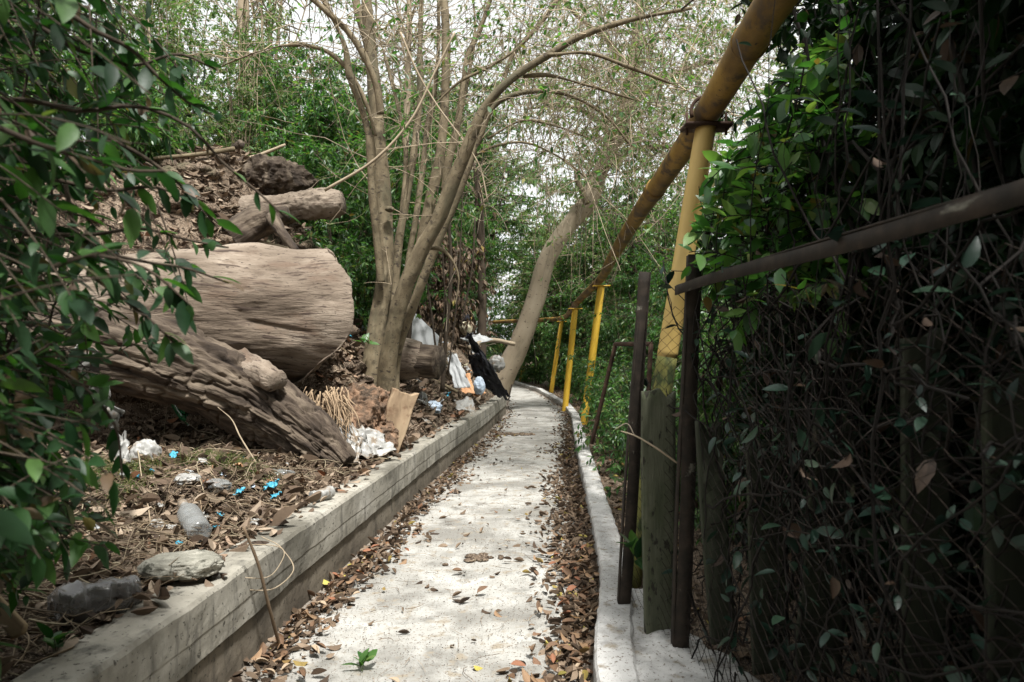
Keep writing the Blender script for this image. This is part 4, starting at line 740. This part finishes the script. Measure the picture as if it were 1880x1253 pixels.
n2 = 60; q0 = np.stack([rng.uniform(-2.1, -1.5, n2), rng.uniform(1.2, 2.4, n2), np.full(n2, .5)], -1); q1 = q0+np.stack([rng.uniform(-.1, .5, n2), rng.uniform(-.5, .2, n2), rng.uniform(.8, 2.6, n2)], -1); tt_ = np.linspace(0, 1, 10)[None, :, None]
Q = q0[:, None]+(q1-q0)[:, None]*tt_+rng.normal(size=(n2, 10, 3))*.015; aq, bq = pix(Q); Q = Q[(aq < np.interp(bq, ENV[:, 0], ENV[:, 1])-90).all(1)]; tubes(st, Q, np.linspace(.008, .003, 10)[None]*np.ones((len(Q), 1)), 5)
st.build('stems', MT['barkdark'], ns, smooth=True)
lb = MB(); leafy(lb, V, 7, .060, LF, 71, .35, .1, .5); leafy(lb, V, 5, .032, LN, 77, .2, .1, .4); leafy(lb, TV, 11, .062, LF, 72, .45, .25); lb.build('foliage', MT['leaffore'], ns)
lb = MB(); leafy(lb, V[:60], 1, .07, LD, 73, 1.2, .3); lb.build('dead_leaves', MT['deadleaf'], ns)

# ------------------------------------------------------------------ litter
def flat_frames(n, rng, tilt=.35, nrm=None):
    up = unit(np.array([0, 0, 1.])+rng.normal(size=(n, 3))*tilt); a = rng.uniform(0, 2*np.pi, n); return frames(np.stack([np.cos(a), np.sin(a), rng.normal(size=n)*tilt*.5], -1), up)
rng = np.random.default_rng(80)
LC = leaf_t(5, .34, .9, -.35); LE = leaf_t(5, .6, -.35, .3)
def path_leaf_pts(n):
    y = 2.6+rng.gamma(1.6, 3.3, n); side = rng.uniform(0, 1, n); w_ = xk(y)-xw(y)
    dens_ = .5+.5*vn(np.stack([y*1.1, side*0+3*(side > .45), y*0], -1), 3)
    dl_ = np.abs(rng.normal(size=n))*.13*(.5+dens_); dr_ = np.abs(rng.normal(size=n))*.15*(.3+1.2*dens_)
    x = np.where(side < .38, xw(y)+.02+dl_, np.where(side < .97, xk(y)-.03-dr_, xw(y)+rng.uniform(.1, .95, n)*w_))
    hgt = np.where(side < .97, .012+.035*rng.uniform(0, 1, n)*np.exp(-np.minimum(dl_, dr_)/.12), .012)
    return np.stack([x, y, hgt], -1)
p = path_leaf_pts(5400); p = p[(p[:, 1] > 2.5) & (p[:, 1] < 40)]; o = np.argsort(p[:, 1])
near = p[rng.permutation(o[:1500])[:240]]
rest = p[rng.uniform(0, 1, len(p)) < .93]; mb = MB(); m = len(rest); [scatter(mb, T_, rest[q_::3], flat_frames(len(rest[q_::3]), rng, .38), rng.uniform(.03, .088, len(rest[q_::3]))) for q_, T_ in enumerate((LD, LC, LE))]; mb.build('leaf_litter', MT['deadleaf'], smooth=False, label='drifts of dry brown leaves along both edges of the path', cat='leaf litter', kind='stuff')
fm = []
for i, (c_, lab) in enumerate([((.22, .095, .05), 'rust-red'), ((.24, .15, .085), 'tan'), ((.13, .075, .042), 'dark brown'), ((.40, .34, .08), 'yellowing'), ((.33, .25, .17), 'pale buff')]):
    mm = mat('fallen leaf '+lab, [(.2, tuple(x*.75 for x in c_)), (.8, tuple(min(1, x*1.2) for x in c_))], 30, bump=.3, bs=80, bd=.002, rough=.7)
    tv, f3, f4 = leaf_t(6, .5, (-.5 if i % 2 else .45), (-.2 if i < 3 else .2)); fm.append((mesh('fallen_leaf', tv, [f3, f4], mm, True), lab))
for x, y, z in near:
    me, lab = fm[rng.choice(5, p=[.10, .34, .33, .06, .17])]; dl_, dr_ = x-xw(y), xk(y)-x
    where = 'in the drift under the concrete wall' if dl_ < .35 else ('in the drift beside the kerb' if dr_ < .5 else 'alone in mid path')
    where += ' close by' if y < 5 else ' farther up'
    o = bpy.data.objects.new('fallen_leaf', me); C.objects.link(o); s = rng.uniform(.045, .085); o.scale = (s, s, s); o.location = (x, y, z+.014)
    o.rotation_euler = (rng.normal()*.3, rng.normal()*.3, rng.uniform(0, 6.28)); tag(o, f'{lab} dry leaf lying {where}', 'leaf', f'{lab} dry leaves {where}')
# crumbs and twigs on the path
n = 11000; y = 2.6+rng.gamma(1.3, 3.0, n); u = rng.beta(.42, .42, n); x = xw(y)+.02+u*(xk(y)-xw(y)-.04); mb = MB(); scatter(mb, LD, np.stack([x, y, np.full(n, .012)], -1), flat_frames(n, rng, .5), rng.uniform(.003, .011, n)*(1+1.2*(np.abs(u-.5) > .38))); mb.build('crumbs', MT['crumb'], smooth=False, label='dark crumbs of leaf and bark strewn over the path', cat='debris', kind='stuff')
def twigs_on(n, xf, yr, zf, lr, rr, name, lab, m='twig', k=6, curv=.15):
    y = rng.uniform(*yr, n); x = xf(y, n); a = rng.uniform(0, 2*np.pi, n); d = np.stack([np.cos(a), np.sin(a), rng.normal(size=n)*.12], -1); l = rng.uniform(*lr, n); t = np.linspace(-.5, .5, k)[None, :, None]
    Pn = np.stack([x, y, np.zeros(n)], -1)[:, None]+d[:, None]*t*l[:, None, None]+(rng.normal(size=(n, 3))*curv)[:, None]*(t*2)**2*l[:, None, None]
    Pn[..., 2] = zf(Pn[..., 0].ravel(), Pn[..., 1].ravel()).reshape(n, k)+rng.uniform(.005, .05, n)[:, None]+.02*rng.normal(size=(n, 1))*np.linspace(-1, 1, k)[None]
    if name.startswith('bank'): Pn = Pn[(Pn[..., 0] < xw(Pn[..., 1])-.05).all(1)]; n = len(Pn)
    if name.startswith('path'): Pn[..., 2] = .012+rng.uniform(0, .012, n)[:, None]
    mb = MB(); tubes(mb, Pn, rng.uniform(*rr, (n, 1))*np.linspace(1, .6, k)[None], 4); return mb.build(name, MT[m], label=lab, cat='twigs', kind='stuff')
twigs_on(420, lambda y, n: xw(y)+.05+rng.uniform(0, 1, n)*(xk(y)-xw(y)-.1), (2.6, 11), lambda x, y: 0*x, (.03, .16), (.0008, .002), 'path_twigs', 'fine twigs scattered over the concrete path')
twigs_on(1500, lambda y, n: xw(y)-.30-np.abs(rng.normal(size=n))*1.0, (2.2, 7.2), lambda x, y: np.maximum(ground_z(x, y), np.where(x > xw(y)-WW, .50, -9)), (.08, .5), (.0012, .005), 'bank_twigs', 'dry straw and twigs matted on the bank behind the wall')
twigs_on(380, lambda y, n: xw(y)-.26-np.abs(rng.normal(size=n))*.75, (2.2, 6.4), lambda x, y: np.maximum(ground_z(x, y), np.where(x > xw(y)-WW, .50, -9))+.03, (.15, .7), (.0014, .0042), 'bank_straw', 'pale straw strands matted over the bank litter', 'straw', 8, .35)
twigs_on(900, lambda y, n: xw(y)-.34-np.abs(rng.normal(size=n))*1.2, (7, 16), lambda x, y: np.maximum(ground_z(x, y), np.where(x > xw(y)-WW, .50, -9)), (.1, .6), (.002, .006), 'slope_twigs', 'dry twigs lying over the far slope of the bank')
# leaves on the bank
n = 15000; y = 1.8+rng.gamma(2.4, 2.3, n); x = xw(y)-.04-rng.gamma(1.5, .95, n); z = np.maximum(ground_z(x, y), np.where(x > xw(y)-WW, .50, -9))+rng.uniform(.004, .035, n); ok = (x < xw(y)-.19) | (rng.uniform(0, 1, n) < .18)
p = np.stack([x, y, z], -1)[ok]; m = len(p); mb = MB(); [scatter(mb, T_, p[q_::3], flat_frames(len(p[q_::3]), rng, .55), rng.uniform(.03, .10, len(p[q_::3]))*(1+.02*p[q_::3, 1])*(1+.8*(rng.uniform(0, 1, len(p[q_::3])) < .06))) for q_, T_ in enumerate((LD, LC, LE))]; mb.build('bank_litter', MT['deadtan'], smooth=False, label='tan and brown dead leaves covering the bank behind the wall', cat='leaf litter', kind='stuff')
n = 11000; x = rng.uniform(-7, -1.2, n); y = rng.uniform(5.8, 11.5, n); ok = x < xw(y)-.3; x, y = x[ok], y[ok]; m = len(x); p = np.stack([x, y, ground_z(x, y)+rng.uniform(.0, .05, m)], -1); mb = MB(); scatter(mb, LD, p, flat_frames(m, rng, .6), rng.uniform(.035, .13, m)); mb.build('mound_litter', MT['deadtan'], smooth=False, label='dead leaves and bark flakes covering the dirt mound', cat='leaf litter', kind='stuff')
mb = MB()
for i in range(320):
    x_ = rng.uniform(-6.5, -1.6); y_ = rng.uniform(6.3, 10); z_ = float(ground_z(np.array([x_]), np.array([y_]))[0]); s1 = rng.uniform(.02, .11)*(1.6 if i < 25 else 1); blob(mb, (x_, y_, z_+.01), (s1*1.3, s1, s1*.7), i, .45, 2.2, 9)
mb.build('clods', MT['soil'], label='clods and broken rotten wood on the dirt mound', cat='clods', kind='stuff')
n = 5000; y = rng.uniform(2.6, 30, n); x = xk(y)+.16+rng.gamma(1.3, .7, n); p = np.stack([x, y, ground_z(x, y)+.02], -1); mb = MB(); scatter(mb, LD, p, flat_frames(n, rng, .5), rng.uniform(.04, .09, n)); mb.build('hedge_litter', MT['deadleaf'], smooth=False, label='dead leaves on the ground beyond the kerb and under the hedge', cat='leaf litter', kind='stuff')
# grass tufts and weeds
n = 2600; cx = rng.choice([-2.05, -2.5, -1.9, -2.9, -2.3], n)+rng.normal(size=n)*.12; cyy = np.where(cx > -2.2, 4.7, 4.2)+rng.normal(size=n)*.16
b_ = np.stack([cx, cyy, ground_z(cx, cyy)], -1); d = unit(np.array([0, 0, 1.])+rng.normal(size=(n, 3))*.5); t = np.linspace(0, 1, 4)[None, :, None]; V = b_[:, None]+(d[:, None]*t+np.array([0, 0, -.4])*t*t)*rng.uniform(.06, .2, n)[:, None, None]
mb = MB(); tubes(mb, V, np.linspace(.0022, .0005, 4)[None]*np.ones((n, 1)), 3); mb.build('grass', MT['grass'], label='sparse grass on the bank under the trunk', cat='grass', kind='stuff')
n = 9000; x = rng.uniform(2.5, 14, n); y = rng.uniform(-1, 16, n); b_ = np.stack([x, y, ground_z(x, y)], -1); d = unit(np.array([0, 0, 1.])+rng.normal(size=(n, 3))*.4); V = b_[:, None]+(d[:, None]*t+np.array([0, 0, -.4])*t*t)*rng.uniform(.15, .5, n)[:, None, None]
mb = MB(); tubes(mb, V, np.linspace(.008, .002, 4)[None]*np.ones((n, 1)), 3); mb.build('grass', MT['grass'], label='bright grass beyond the hedge', cat='grass', kind='stuff')
def weed(loc, n, size, name, lab, m='leaf', seed=0, hgt=.12):
    rg = np.random.default_rng(seed); t_ = thing(name, lab, 'plant', loc); c = np.array(loc); mb = MB(); lb = MB()
    k = max(2, n//4); d = unit(np.array([0, 0, 1.])+rg.normal(size=(k, 3))*.5); tt = np.linspace(0, 1, 5)[None, :, None]; V = c+d[:, None]*tt*hgt*rg.uniform(.5, 1, (k, 1, 1)); tubes(mb, V, np.full((k, 5), .0018), 4); mb.build('stems', MT['greenstem'], t_)
    leafy(lb, V, 4, size, LF, seed, -.1, .5); lb.build('foliage', MT[m], t_); return t_
weed((float(P(665, 1235, 3.2)[0]), 3.2, .01), 10, .075, 'sprig', 'fresh green sprig lying on the path in front', seed=1, hgt=.05)
weed(tuple(P(105, 1215, 2.3)), 12, .075, 'seedling', 'dark seedling sprouting on the near wall top', 'leaffore', 2, .12)
weed(tuple(P(672, 640, 7.5)), 10, .11, 'seedling', 'small green sprout on the bark at the foot of the stems', 'leaf', 3, .2)
weed(tuple(P(1165, 1035, 3.6)), 6, .13, 'ivy_sprig', 'large ivy leaf hanging over the kerb by the post', 'leaffore', 4, .1)

# ------------------------------------------------------------------ stones, mud, sticks
mb = MB(); blob(mb, [P(325, 1052, 3.0)[0], 3.02, .56], (.175, .12, .075), 11, .30, 1.5, 110, flat=.45); hv = mb.v[0]; hv += .012*np.stack([ridge(hv*16, 3, 4), ridge(hv*16+3, 3, 5), .5*ridge(hv*18+7, 3, 6)], -1); mb.build('stone', MT['rock'], label='flat grey stone resting on the wall top', cat='stone')
c = P(880, 1020, 0); yy_ = 1.5*F/370
mb = MB()
for i in range(26):
    a, r_ = rng.uniform(0, 6.28), abs(rng.normal())*.07; blob(mb, (-.24+math.cos(a)*r_*1.4, 5.0+math.sin(a)*r_*1.3, .008), (rng.uniform(.015, .05), rng.uniform(.015, .05), rng.uniform(.006, .018)), i, .4, 2.5, 9)
mb.build('mud', MT['soil'], label='flattened clod of dried mud in the middle of the path', cat='mud', kind='stuff')
mb = MB()
for i in range(30):
    blob(mb, (rng.uniform(-.25, .42), 12.6+rng.normal()*.10, .01), (rng.uniform(.02, .09), rng.uniform(.02, .05), rng.uniform(.01, .03)), i, .4, 2.5, 8)
mb.build('dirt', MT['soil'], label='low ridge of dirt and twigs across the far path', cat='dirt', kind='stuff')
def stick(pl, r0, r1, name, lab, m='twig', cat='stick', n=24):
    mb = MB(); tube(mb, pl, np.linspace(r0, r1, len(pl)), 7, n, lambda t: .15*r0*fbm(t*40, 2, 3)); return mb.build(name, MT[m], label=lab, cat=cat)
stick([P(515, 1192, 3.45), P(493, 1110, 3.28), P(472, 1030, 3.18), P(447, 968, 3.12)], .009, .006, 'stick', 'crooked stick leaning against the face of the wall')
stick([P(165, 1130, 2.75), P(230, 1150, 2.75), P(280, 1162, 2.72)], .012, .007, 'stick', 'short brown stick lying on the near wall top')
stick([P(300, 868, 4.6), P(380, 875, 4.6), P(430, 890, 4.55), P(470, 905, 4.5)], .018, .012, 'stick', 'dark stick lying among the rubbish on the bank', 'barkdark')
stick([P(475, 857, 5.2), P(440, 800, 5.25), P(425, 770, 5.3), P(400, 748, 5.3)], .007, .003, 'stick', 'pale forked twig standing before the dark hollow under the trunk', 'barkpale')
stick([P(660, 835, 6.3), P(700, 828, 6.5), P(735, 838, 6.4)], .03, .018, 'stick', 'dark root end beside the torn white bag', 'barkdark')
stick([P(940, 706, 16.5), P(936, 722, 16.5), P(945, 600, 16.5)][:2]+[P(934, 735, 16.5)], .02, .02, 'stake', 'thin dark stake beside the wall end', 'barkdark', 'stake')
stick([P(860, 640, 12.5), P(900, 625, 12.8), P(945, 632, 13)], .05, .04, 'stick', 'thick dead branch lying across the top of the rubbish heap', 'barkpale')
stick([P(840, 720, 11), P(800, 700, 11), P(770, 690, 11)], .03, .02, 'stick', 'dead branch lying beside the blue bag', 'bark')
stick([P(668, 1170, 3.75), P(700, 1157, 3.8), P(733, 1140, 3.85)], .003, .002, 'stick', 'slender twig lying on the near path')
stick([P(380, 1077, 3.2), P(450, 1083, 3.25), P(505, 1080, 3.3), P(538, 1050, 3.35), P(520, 1010, 3.45), P(480, 985, 3.6)], .003, .0025, 'vine_loop', 'pale looping vine hanging over the wall edge', 'barkpale', 'vine', 40)
stick([P(395, 1010, 3.6), P(460, 1000, 3.5), P(520, 1025, 3.3), P(500, 1055, 3.25), P(430, 1060, 3.2)], .0028, .002, 'vine_loop', 'second pale vine curling under the looping vine', 'barkpale', 'vine', 40)
mb = MB(); board(mb, P(-15, 1105, 2.25), P(45, 1165, 2.2), np.array([.3, .3, 1.]), .05, .02, .02, 3); mb.build('plank', MT['dryboard'], label='broken dry plank at the lower left edge', cat='plank')
mb = MB(); board(mb, P(380, 955, 4.2), P(455, 935, 4.3), np.array([.2, 1., .1]), .09, .03, .04, 5); mb.build('wood_chip', MT['dryboard'], label='split slab of pale wood among the straw', cat='wood')

# ------------------------------------------------------------------ rubbish
def bottle(a, b, r, m, name, lab, cap=None, crush=.0, seed=0, prof=None, neck=.3, capm='bagwhite'):
    """bottle from base a to mouth b"""
    a, b = np.asarray(a, float), np.asarray(b, float); prof = prof or [(0, .0), (.0, .85), (.03, 1), (.12, .93), (.2, 1), (.35, .95), (.5, 1), (.66, .98), (.76, .75), (.86, .42), (.9, .36), (.98, .36)]
    t_ = thing(name, lab, 'bottle', tuple(a)); pts = [a+(b-a)*p_[0] for p_ in prof]; mb = MB()
    pts[1] = pts[0]+(b-a)*.002; q_ = np.column_stack([np.array(pts), [max(p_[1]*r, .001) for p_ in prof]]); f_ = np.linspace(0, len(prof)-1, 60); i_ = np.minimum(f_.astype(int), len(prof)-2); q_ = q_[i_]+(q_[i_+1]-q_[i_])*(f_-i_)[:, None]+np.outer(np.linspace(0, 1e-5, 60), unit(b-a).tolist()+[0]); tube(mb, q_[:, :3], q_[:, 3], 28, None, (lambda t: crush*r*ridge(t/r*np.array([1.1, 1.1, .9]), 3, seed)) if crush else None, cap=False); mb.build('body', MT[m], t_)
    if cap: mb = MB(); tube(mb, [a+(b-a)*.93, a+(b-a)*1.04], r*cap, 18, 4); mb.build('cap', MT[capm], t_)
    else: mb = MB(); tube(mb, [b-(b-a)*.03, b], r*.42, 18, 4, cap=False); mb.build('mouth_ring', MT['bagwhite' if m == 'greenglass' else m], t_)
    return t_
bottle([P(95, 1100, 2.5)[0], 2.5, .565], [P(252, 1085, 2.72)[0], 2.72, .56], .062, 'greyclear', 'plastic_bottle', 'twisted dirty clear bottle lying on the near wall top', crush=.55, seed=2, prof=[(0, .0), (0, .8), (.04, 1), (.15, .85), (.3, .95), (.5, .8), (.7, .95), (.85, .8), (.92, .5), (1, .48)])
bottle(hit(368, 1005, .07), hit(336, 955, .085), .062, 'clear', 'plastic_bottle', 'clear bottle with a white cap behind the grey stone', cap=.42)
bottle(hit(316, 765, .16), hit(348, 792, .05), .042, 'greenglass', 'glass_bottle', 'green bottle pointing down from the bank', capm='clear')
bottle(hit(572, 922, .035), hit(608, 914, .04), .032, 'bagwhite', 'crushed_cup', 'small crumpled white cup on the straw near the wall', crush=.4, seed=4, prof=[(0, 0), (0, .8), (.3, .9), (.7, 1), (1, 1.1)])
def bag(c, rad, m, name, lab, seed=0, amp=.55, cat='bag'):
    mb = MB(); blob(mb, c, rad, seed, amp*.75, 1.7, 40, rid=True, o=3); mb.v[0][:, 2] -= .25*rad[2]; return mb.build(name, MT[m], label=lab, cat=cat)
bag(hit(268, 850, .06), (.085, .07, .09), 'bagwhite', 'plastic_bag', 'crumpled pale plastic bag beside the near shrub', 3)
bag(hit(505, 878, .02), (.14, .08, .055), 'clear', 'plastic_tray', 'crumpled clear plastic tray in front of the dark hollow', 5, .4, 'tray')
bag(hit(395, 897, .02), (.08, .06, .035), 'clear', 'plastic_wrapper', 'bluish clear wrapper among the straw', 6, .5, 'wrapper')
bag(hit(345, 885, .02), (.06, .05, .03), 'bagwhite', 'plastic_wrapper', 'small white wrapper beside the dark stick', 8, .6, 'wrapper')

bag(hit(288, 970, .02), (.035, .03, .025), 'bagwhite', 'plastic_scrap', 'tiny white plastic scrap left of the capped bottle', 9, .6, 'scrap')
for i, (x, y, s, lab) in enumerate([(485, 910, .07, 'bright blue film scrap on the straw, the larger piece'), (428, 922, .05, 'small blue film scrap left of the larger one'), (495, 930, .05, 'dark blue wrapper fragment below the larger blue scrap')]):
    a = hit(x, y, .035); mb = MB(); sheet(mb, [a, a+[s, .02, .02], a+[s*.9, .08, .04], a+[0, .07, .02]], 14, 14, .012, 3, i, .002, .02); mb.build('film_scrap', MT['blue'], label=lab, cat='scrap')
mb = MB(); sheet(mb, [P(470, 960, 4.2), P(500, 955, 4.2), P(498, 990, 3.9), P(470, 985, 4.0)], 14, 14, .01, 3, 4, .002, .015); mb.build('rust_leaf', MT['orange'], label='curled orange-brown leaf on the wall top near the stick', cat='leaf')
mb = MB(); sheet(mb, [P(128, 640, 2.9), P(160, 630, 2.9), P(222, 770, 3.0), P(205, 800, 3.0)], 14, 30, .02, 4, 7, .002, .05); mb.build('plastic_strip', MT['bagwhite'], label='torn white plastic strip hanging in the near shrub', cat='plastic strip')
mb = MB(); sheet(mb, [P(205, 800, 3.6), P(235, 790, 3.7), P(240, 850, 3.6), P(212, 845, 3.5)], 14, 14, .03, 3, 17, .002, .03); mb.build('plastic_strip', MT['bagwhite'], label='torn white plastic flap beside the crumpled bag', cat='plastic strip')
mb = MB(); sheet(mb, [P(612, 765, 6.3), P(700, 790, 6.5), P(720, 825, 6.35), P(640, 850, 6.0)], 40, 30, .04, 3, 5, .003, .06); sheet(mb, [P(640, 800, 6.1), P(665, 800, 6.1), P(660, 850, 5.9), P(636, 850, 5.9)], 14, 20, .03, 3, 25, .003, .04)
mb.build('torn_bag', MT['bagwhite'], label='torn dirty white bag caught at the foot of the broken limb', cat='bag')
# far heap: white board, red canister, black garment, card, foam, bags
mb = MB(); sheet(mb, [P(746, 560, 10.6), P(806, 618, 10.6), P(800, 665, 10.4), P(744, 640, 10.4)], 6, 6, .004, 2, 3, .03); mb.build('white_board', MT['boardwhite'], label='tilted white board standing behind the split log', cat='board')
cn = thing('red_canister', 'narrow red canister showing between stems and board', 'canister', tuple(P(735, 622, 9.8)))
tube(MB(), [P(735, 624, 9.8), P(735, 605, 9.8), P(738, 598, 9.8)], [.045, .045, .02], 14, 12).build('body', MT['red'], cn); tube(MB(), [P(738, 598, 9.8), P(739, 592, 9.8)], .015, 10, 4).build('cap', MT['bagwhite'], cn)
gt = MB(); sheet(gt, [P(854, 620, 11.6), P(866, 617, 11.6), P(936, 728, 14.6), P(912, 730, 14.0)], 44, 60, .10, 3, 8, .012, .10); sheet(gt, [P(864, 652, 11.8), P(884, 650, 12.0), P(898, 716, 13.0), P(874, 700, 12.4)], 24, 40, .08, 3, 18, .012, .10); sheet(gt, [P(880, 705, 13.4), P(905, 700, 14), P(935, 734, 15.2), P(912, 726, 14.6)], 24, 24, .05, 3, 28, .012, .06)
gt.build('black_garment', MT['cloth'], label='black garment hanging down over the rubbish heap', cat='garment')
bag(P(856, 600, 12.6), (.11, .10, .12), 'foam', 'foam_block', 'cream foam lump on top of the rubbish heap', 4, .2, 'foam')
bag(P(855, 583, 12.9), (.07, .07, .09), 'cloth', 'dark_bag', 'small dark bag above the cream foam lump', 5, .3)
bag(hit(796, 752, .04), (.10, .1, .08), 'palebl', 'plastic_bag', 'pale blue plastic bag beside the sawn offcut', 7)
bag(hit(775, 742, .06), (.06, .08, .10), 'bagwhite', 'plastic_bag', 'clear white bag left of the blue one', 17)
bag(P(880, 705, 12), (.09, .08, .14), 'palebl', 'plastic_bag', 'pale blue bag under the black garment', 27, .4)
bag(P(912, 665, 14.4), (.15, .1, .16), 'bagwhite', 'plastic_bag', 'white bag right of the black garment', 37, .4)
bag(P(905, 690, 14), (.05, .05, .10), 'blue', 'drink_carton', 'small blue carton beside the black garment', 39, .2, 'carton')
for i, (q_, m_, nm, lab) in enumerate([(((820, 655), (838, 650), (866, 712), (835, 715)), 'boardwhite', 'card_sheet', 'grey-white sheet of card sliding down the heap'), (((838, 690), (862, 685), (872, 722), (850, 722)), 'orange', 'cardboard', 'orange-brown cardboard piece under the black garment'),
        (((862, 712), (888, 706), (892, 724), (868, 727)), 'orange', 'cardboard', 'flat reddish cardboard at the wall edge'), (((835, 735), (866, 728), (872, 752), (838, 752)), 'bagwhite', 'plastic_sheet', 'white plastic sheet draped onto the far wall top'), (((845, 620), (880, 612), (905, 622), (870, 632)), 'boardwhite', 'card_sheet', 'white sheet of card on the top of the heap'), (((768, 775), (785, 770), (792, 790), (774, 795)), 'bagwhite', 'paper_scrap', 'white paper scrap on the bank near the offcut'), (((742, 752), (790, 772), (792, 778), (744, 760)), 'bagwhite', 'paper_strip', 'narrow white strip on the bank near the offcut')]):
    d_ = [11.2, 11.6, 12, 10.2, 12.6, 8.6, 8.4][i]; mb = MB(); sheet(mb, [P(x, y, d_+(.3 if j < 2 else 0)) for j, (x, y) in enumerate(q_)], 16, 16, .02, 3, i+50, .004, .03); mb.build(nm, MT[m_], label=lab, cat='rubbish')
SCR = ['bagwhite', 'palebl', 'boardwhite', 'bagwhite', 'blue', 'deadtan', 'orange', 'bagwhite', 'foam', 'cloth']
for i in range(110):
    if i < 75: y_ = rng.uniform(8, 16); x_ = float(xw(y_))-.28-rng.gamma(1.5, .35)
    else: y_ = rng.uniform(3.2, 6.2); x_ = float(xw(y_))-.3-rng.uniform(0, 1.1)
    m_ = SCR[rng.integers(0, 10)]; sz = rng.uniform(.05, .16) if i < 75 else rng.uniform(.025, .07); c_ = np.array([x_, y_, float(ground_z(np.array([x_]), np.array([y_]))[0])+.04]); a_ = rng.uniform(0, 6.28); u_ = np.array([math.cos(a_), math.sin(a_), rng.normal()*.3])*sz; v_ = np.array([-math.sin(a_)*.7, math.cos(a_)*.7, .4+rng.normal()*.2])*sz*.8
    mb = MB(); sheet(mb, [c_-u_/2, c_+u_/2, c_+u_/2+v_, c_-u_*.4+v_], 10, 10, sz*.15, 2.5, i, .003, sz*.25)
    cn_ = {'bagwhite': 'dirty white plastic', 'palebl': 'pale blue film', 'boardwhite': 'grey-white card', 'blue': 'blue film', 'deadtan': 'brown paper', 'orange': 'orange-brown card', 'foam': 'cream foam', 'cloth': 'black cloth'}[m_]; wh = 'on the far bank' if i < 75 else 'among the leaves on the near bank'
    mb.build('rubbish_scrap', MT[m_], label=f'small scrap of {cn_} lying {wh}', cat='scrap', group=f'{cn_} scraps {wh}')
n = 260; t_ = rng.uniform(0, 1, n); y = 10+4.6*t_; x = xw(y)-.3-rng.gamma(1.3, .35, n); z = ground_z(x, y)+.05
mb = MB(); 
for i in range(n): blob(mb, (x[i], y[i], z[i]), rng.uniform(.02, .08, 3), i, .5, 2.4, 7)
mb.build('rubbish_heap', MT['soil'], label='heap of small dirt-covered rubbish on the far bank', cat='rubbish', kind='stuff')
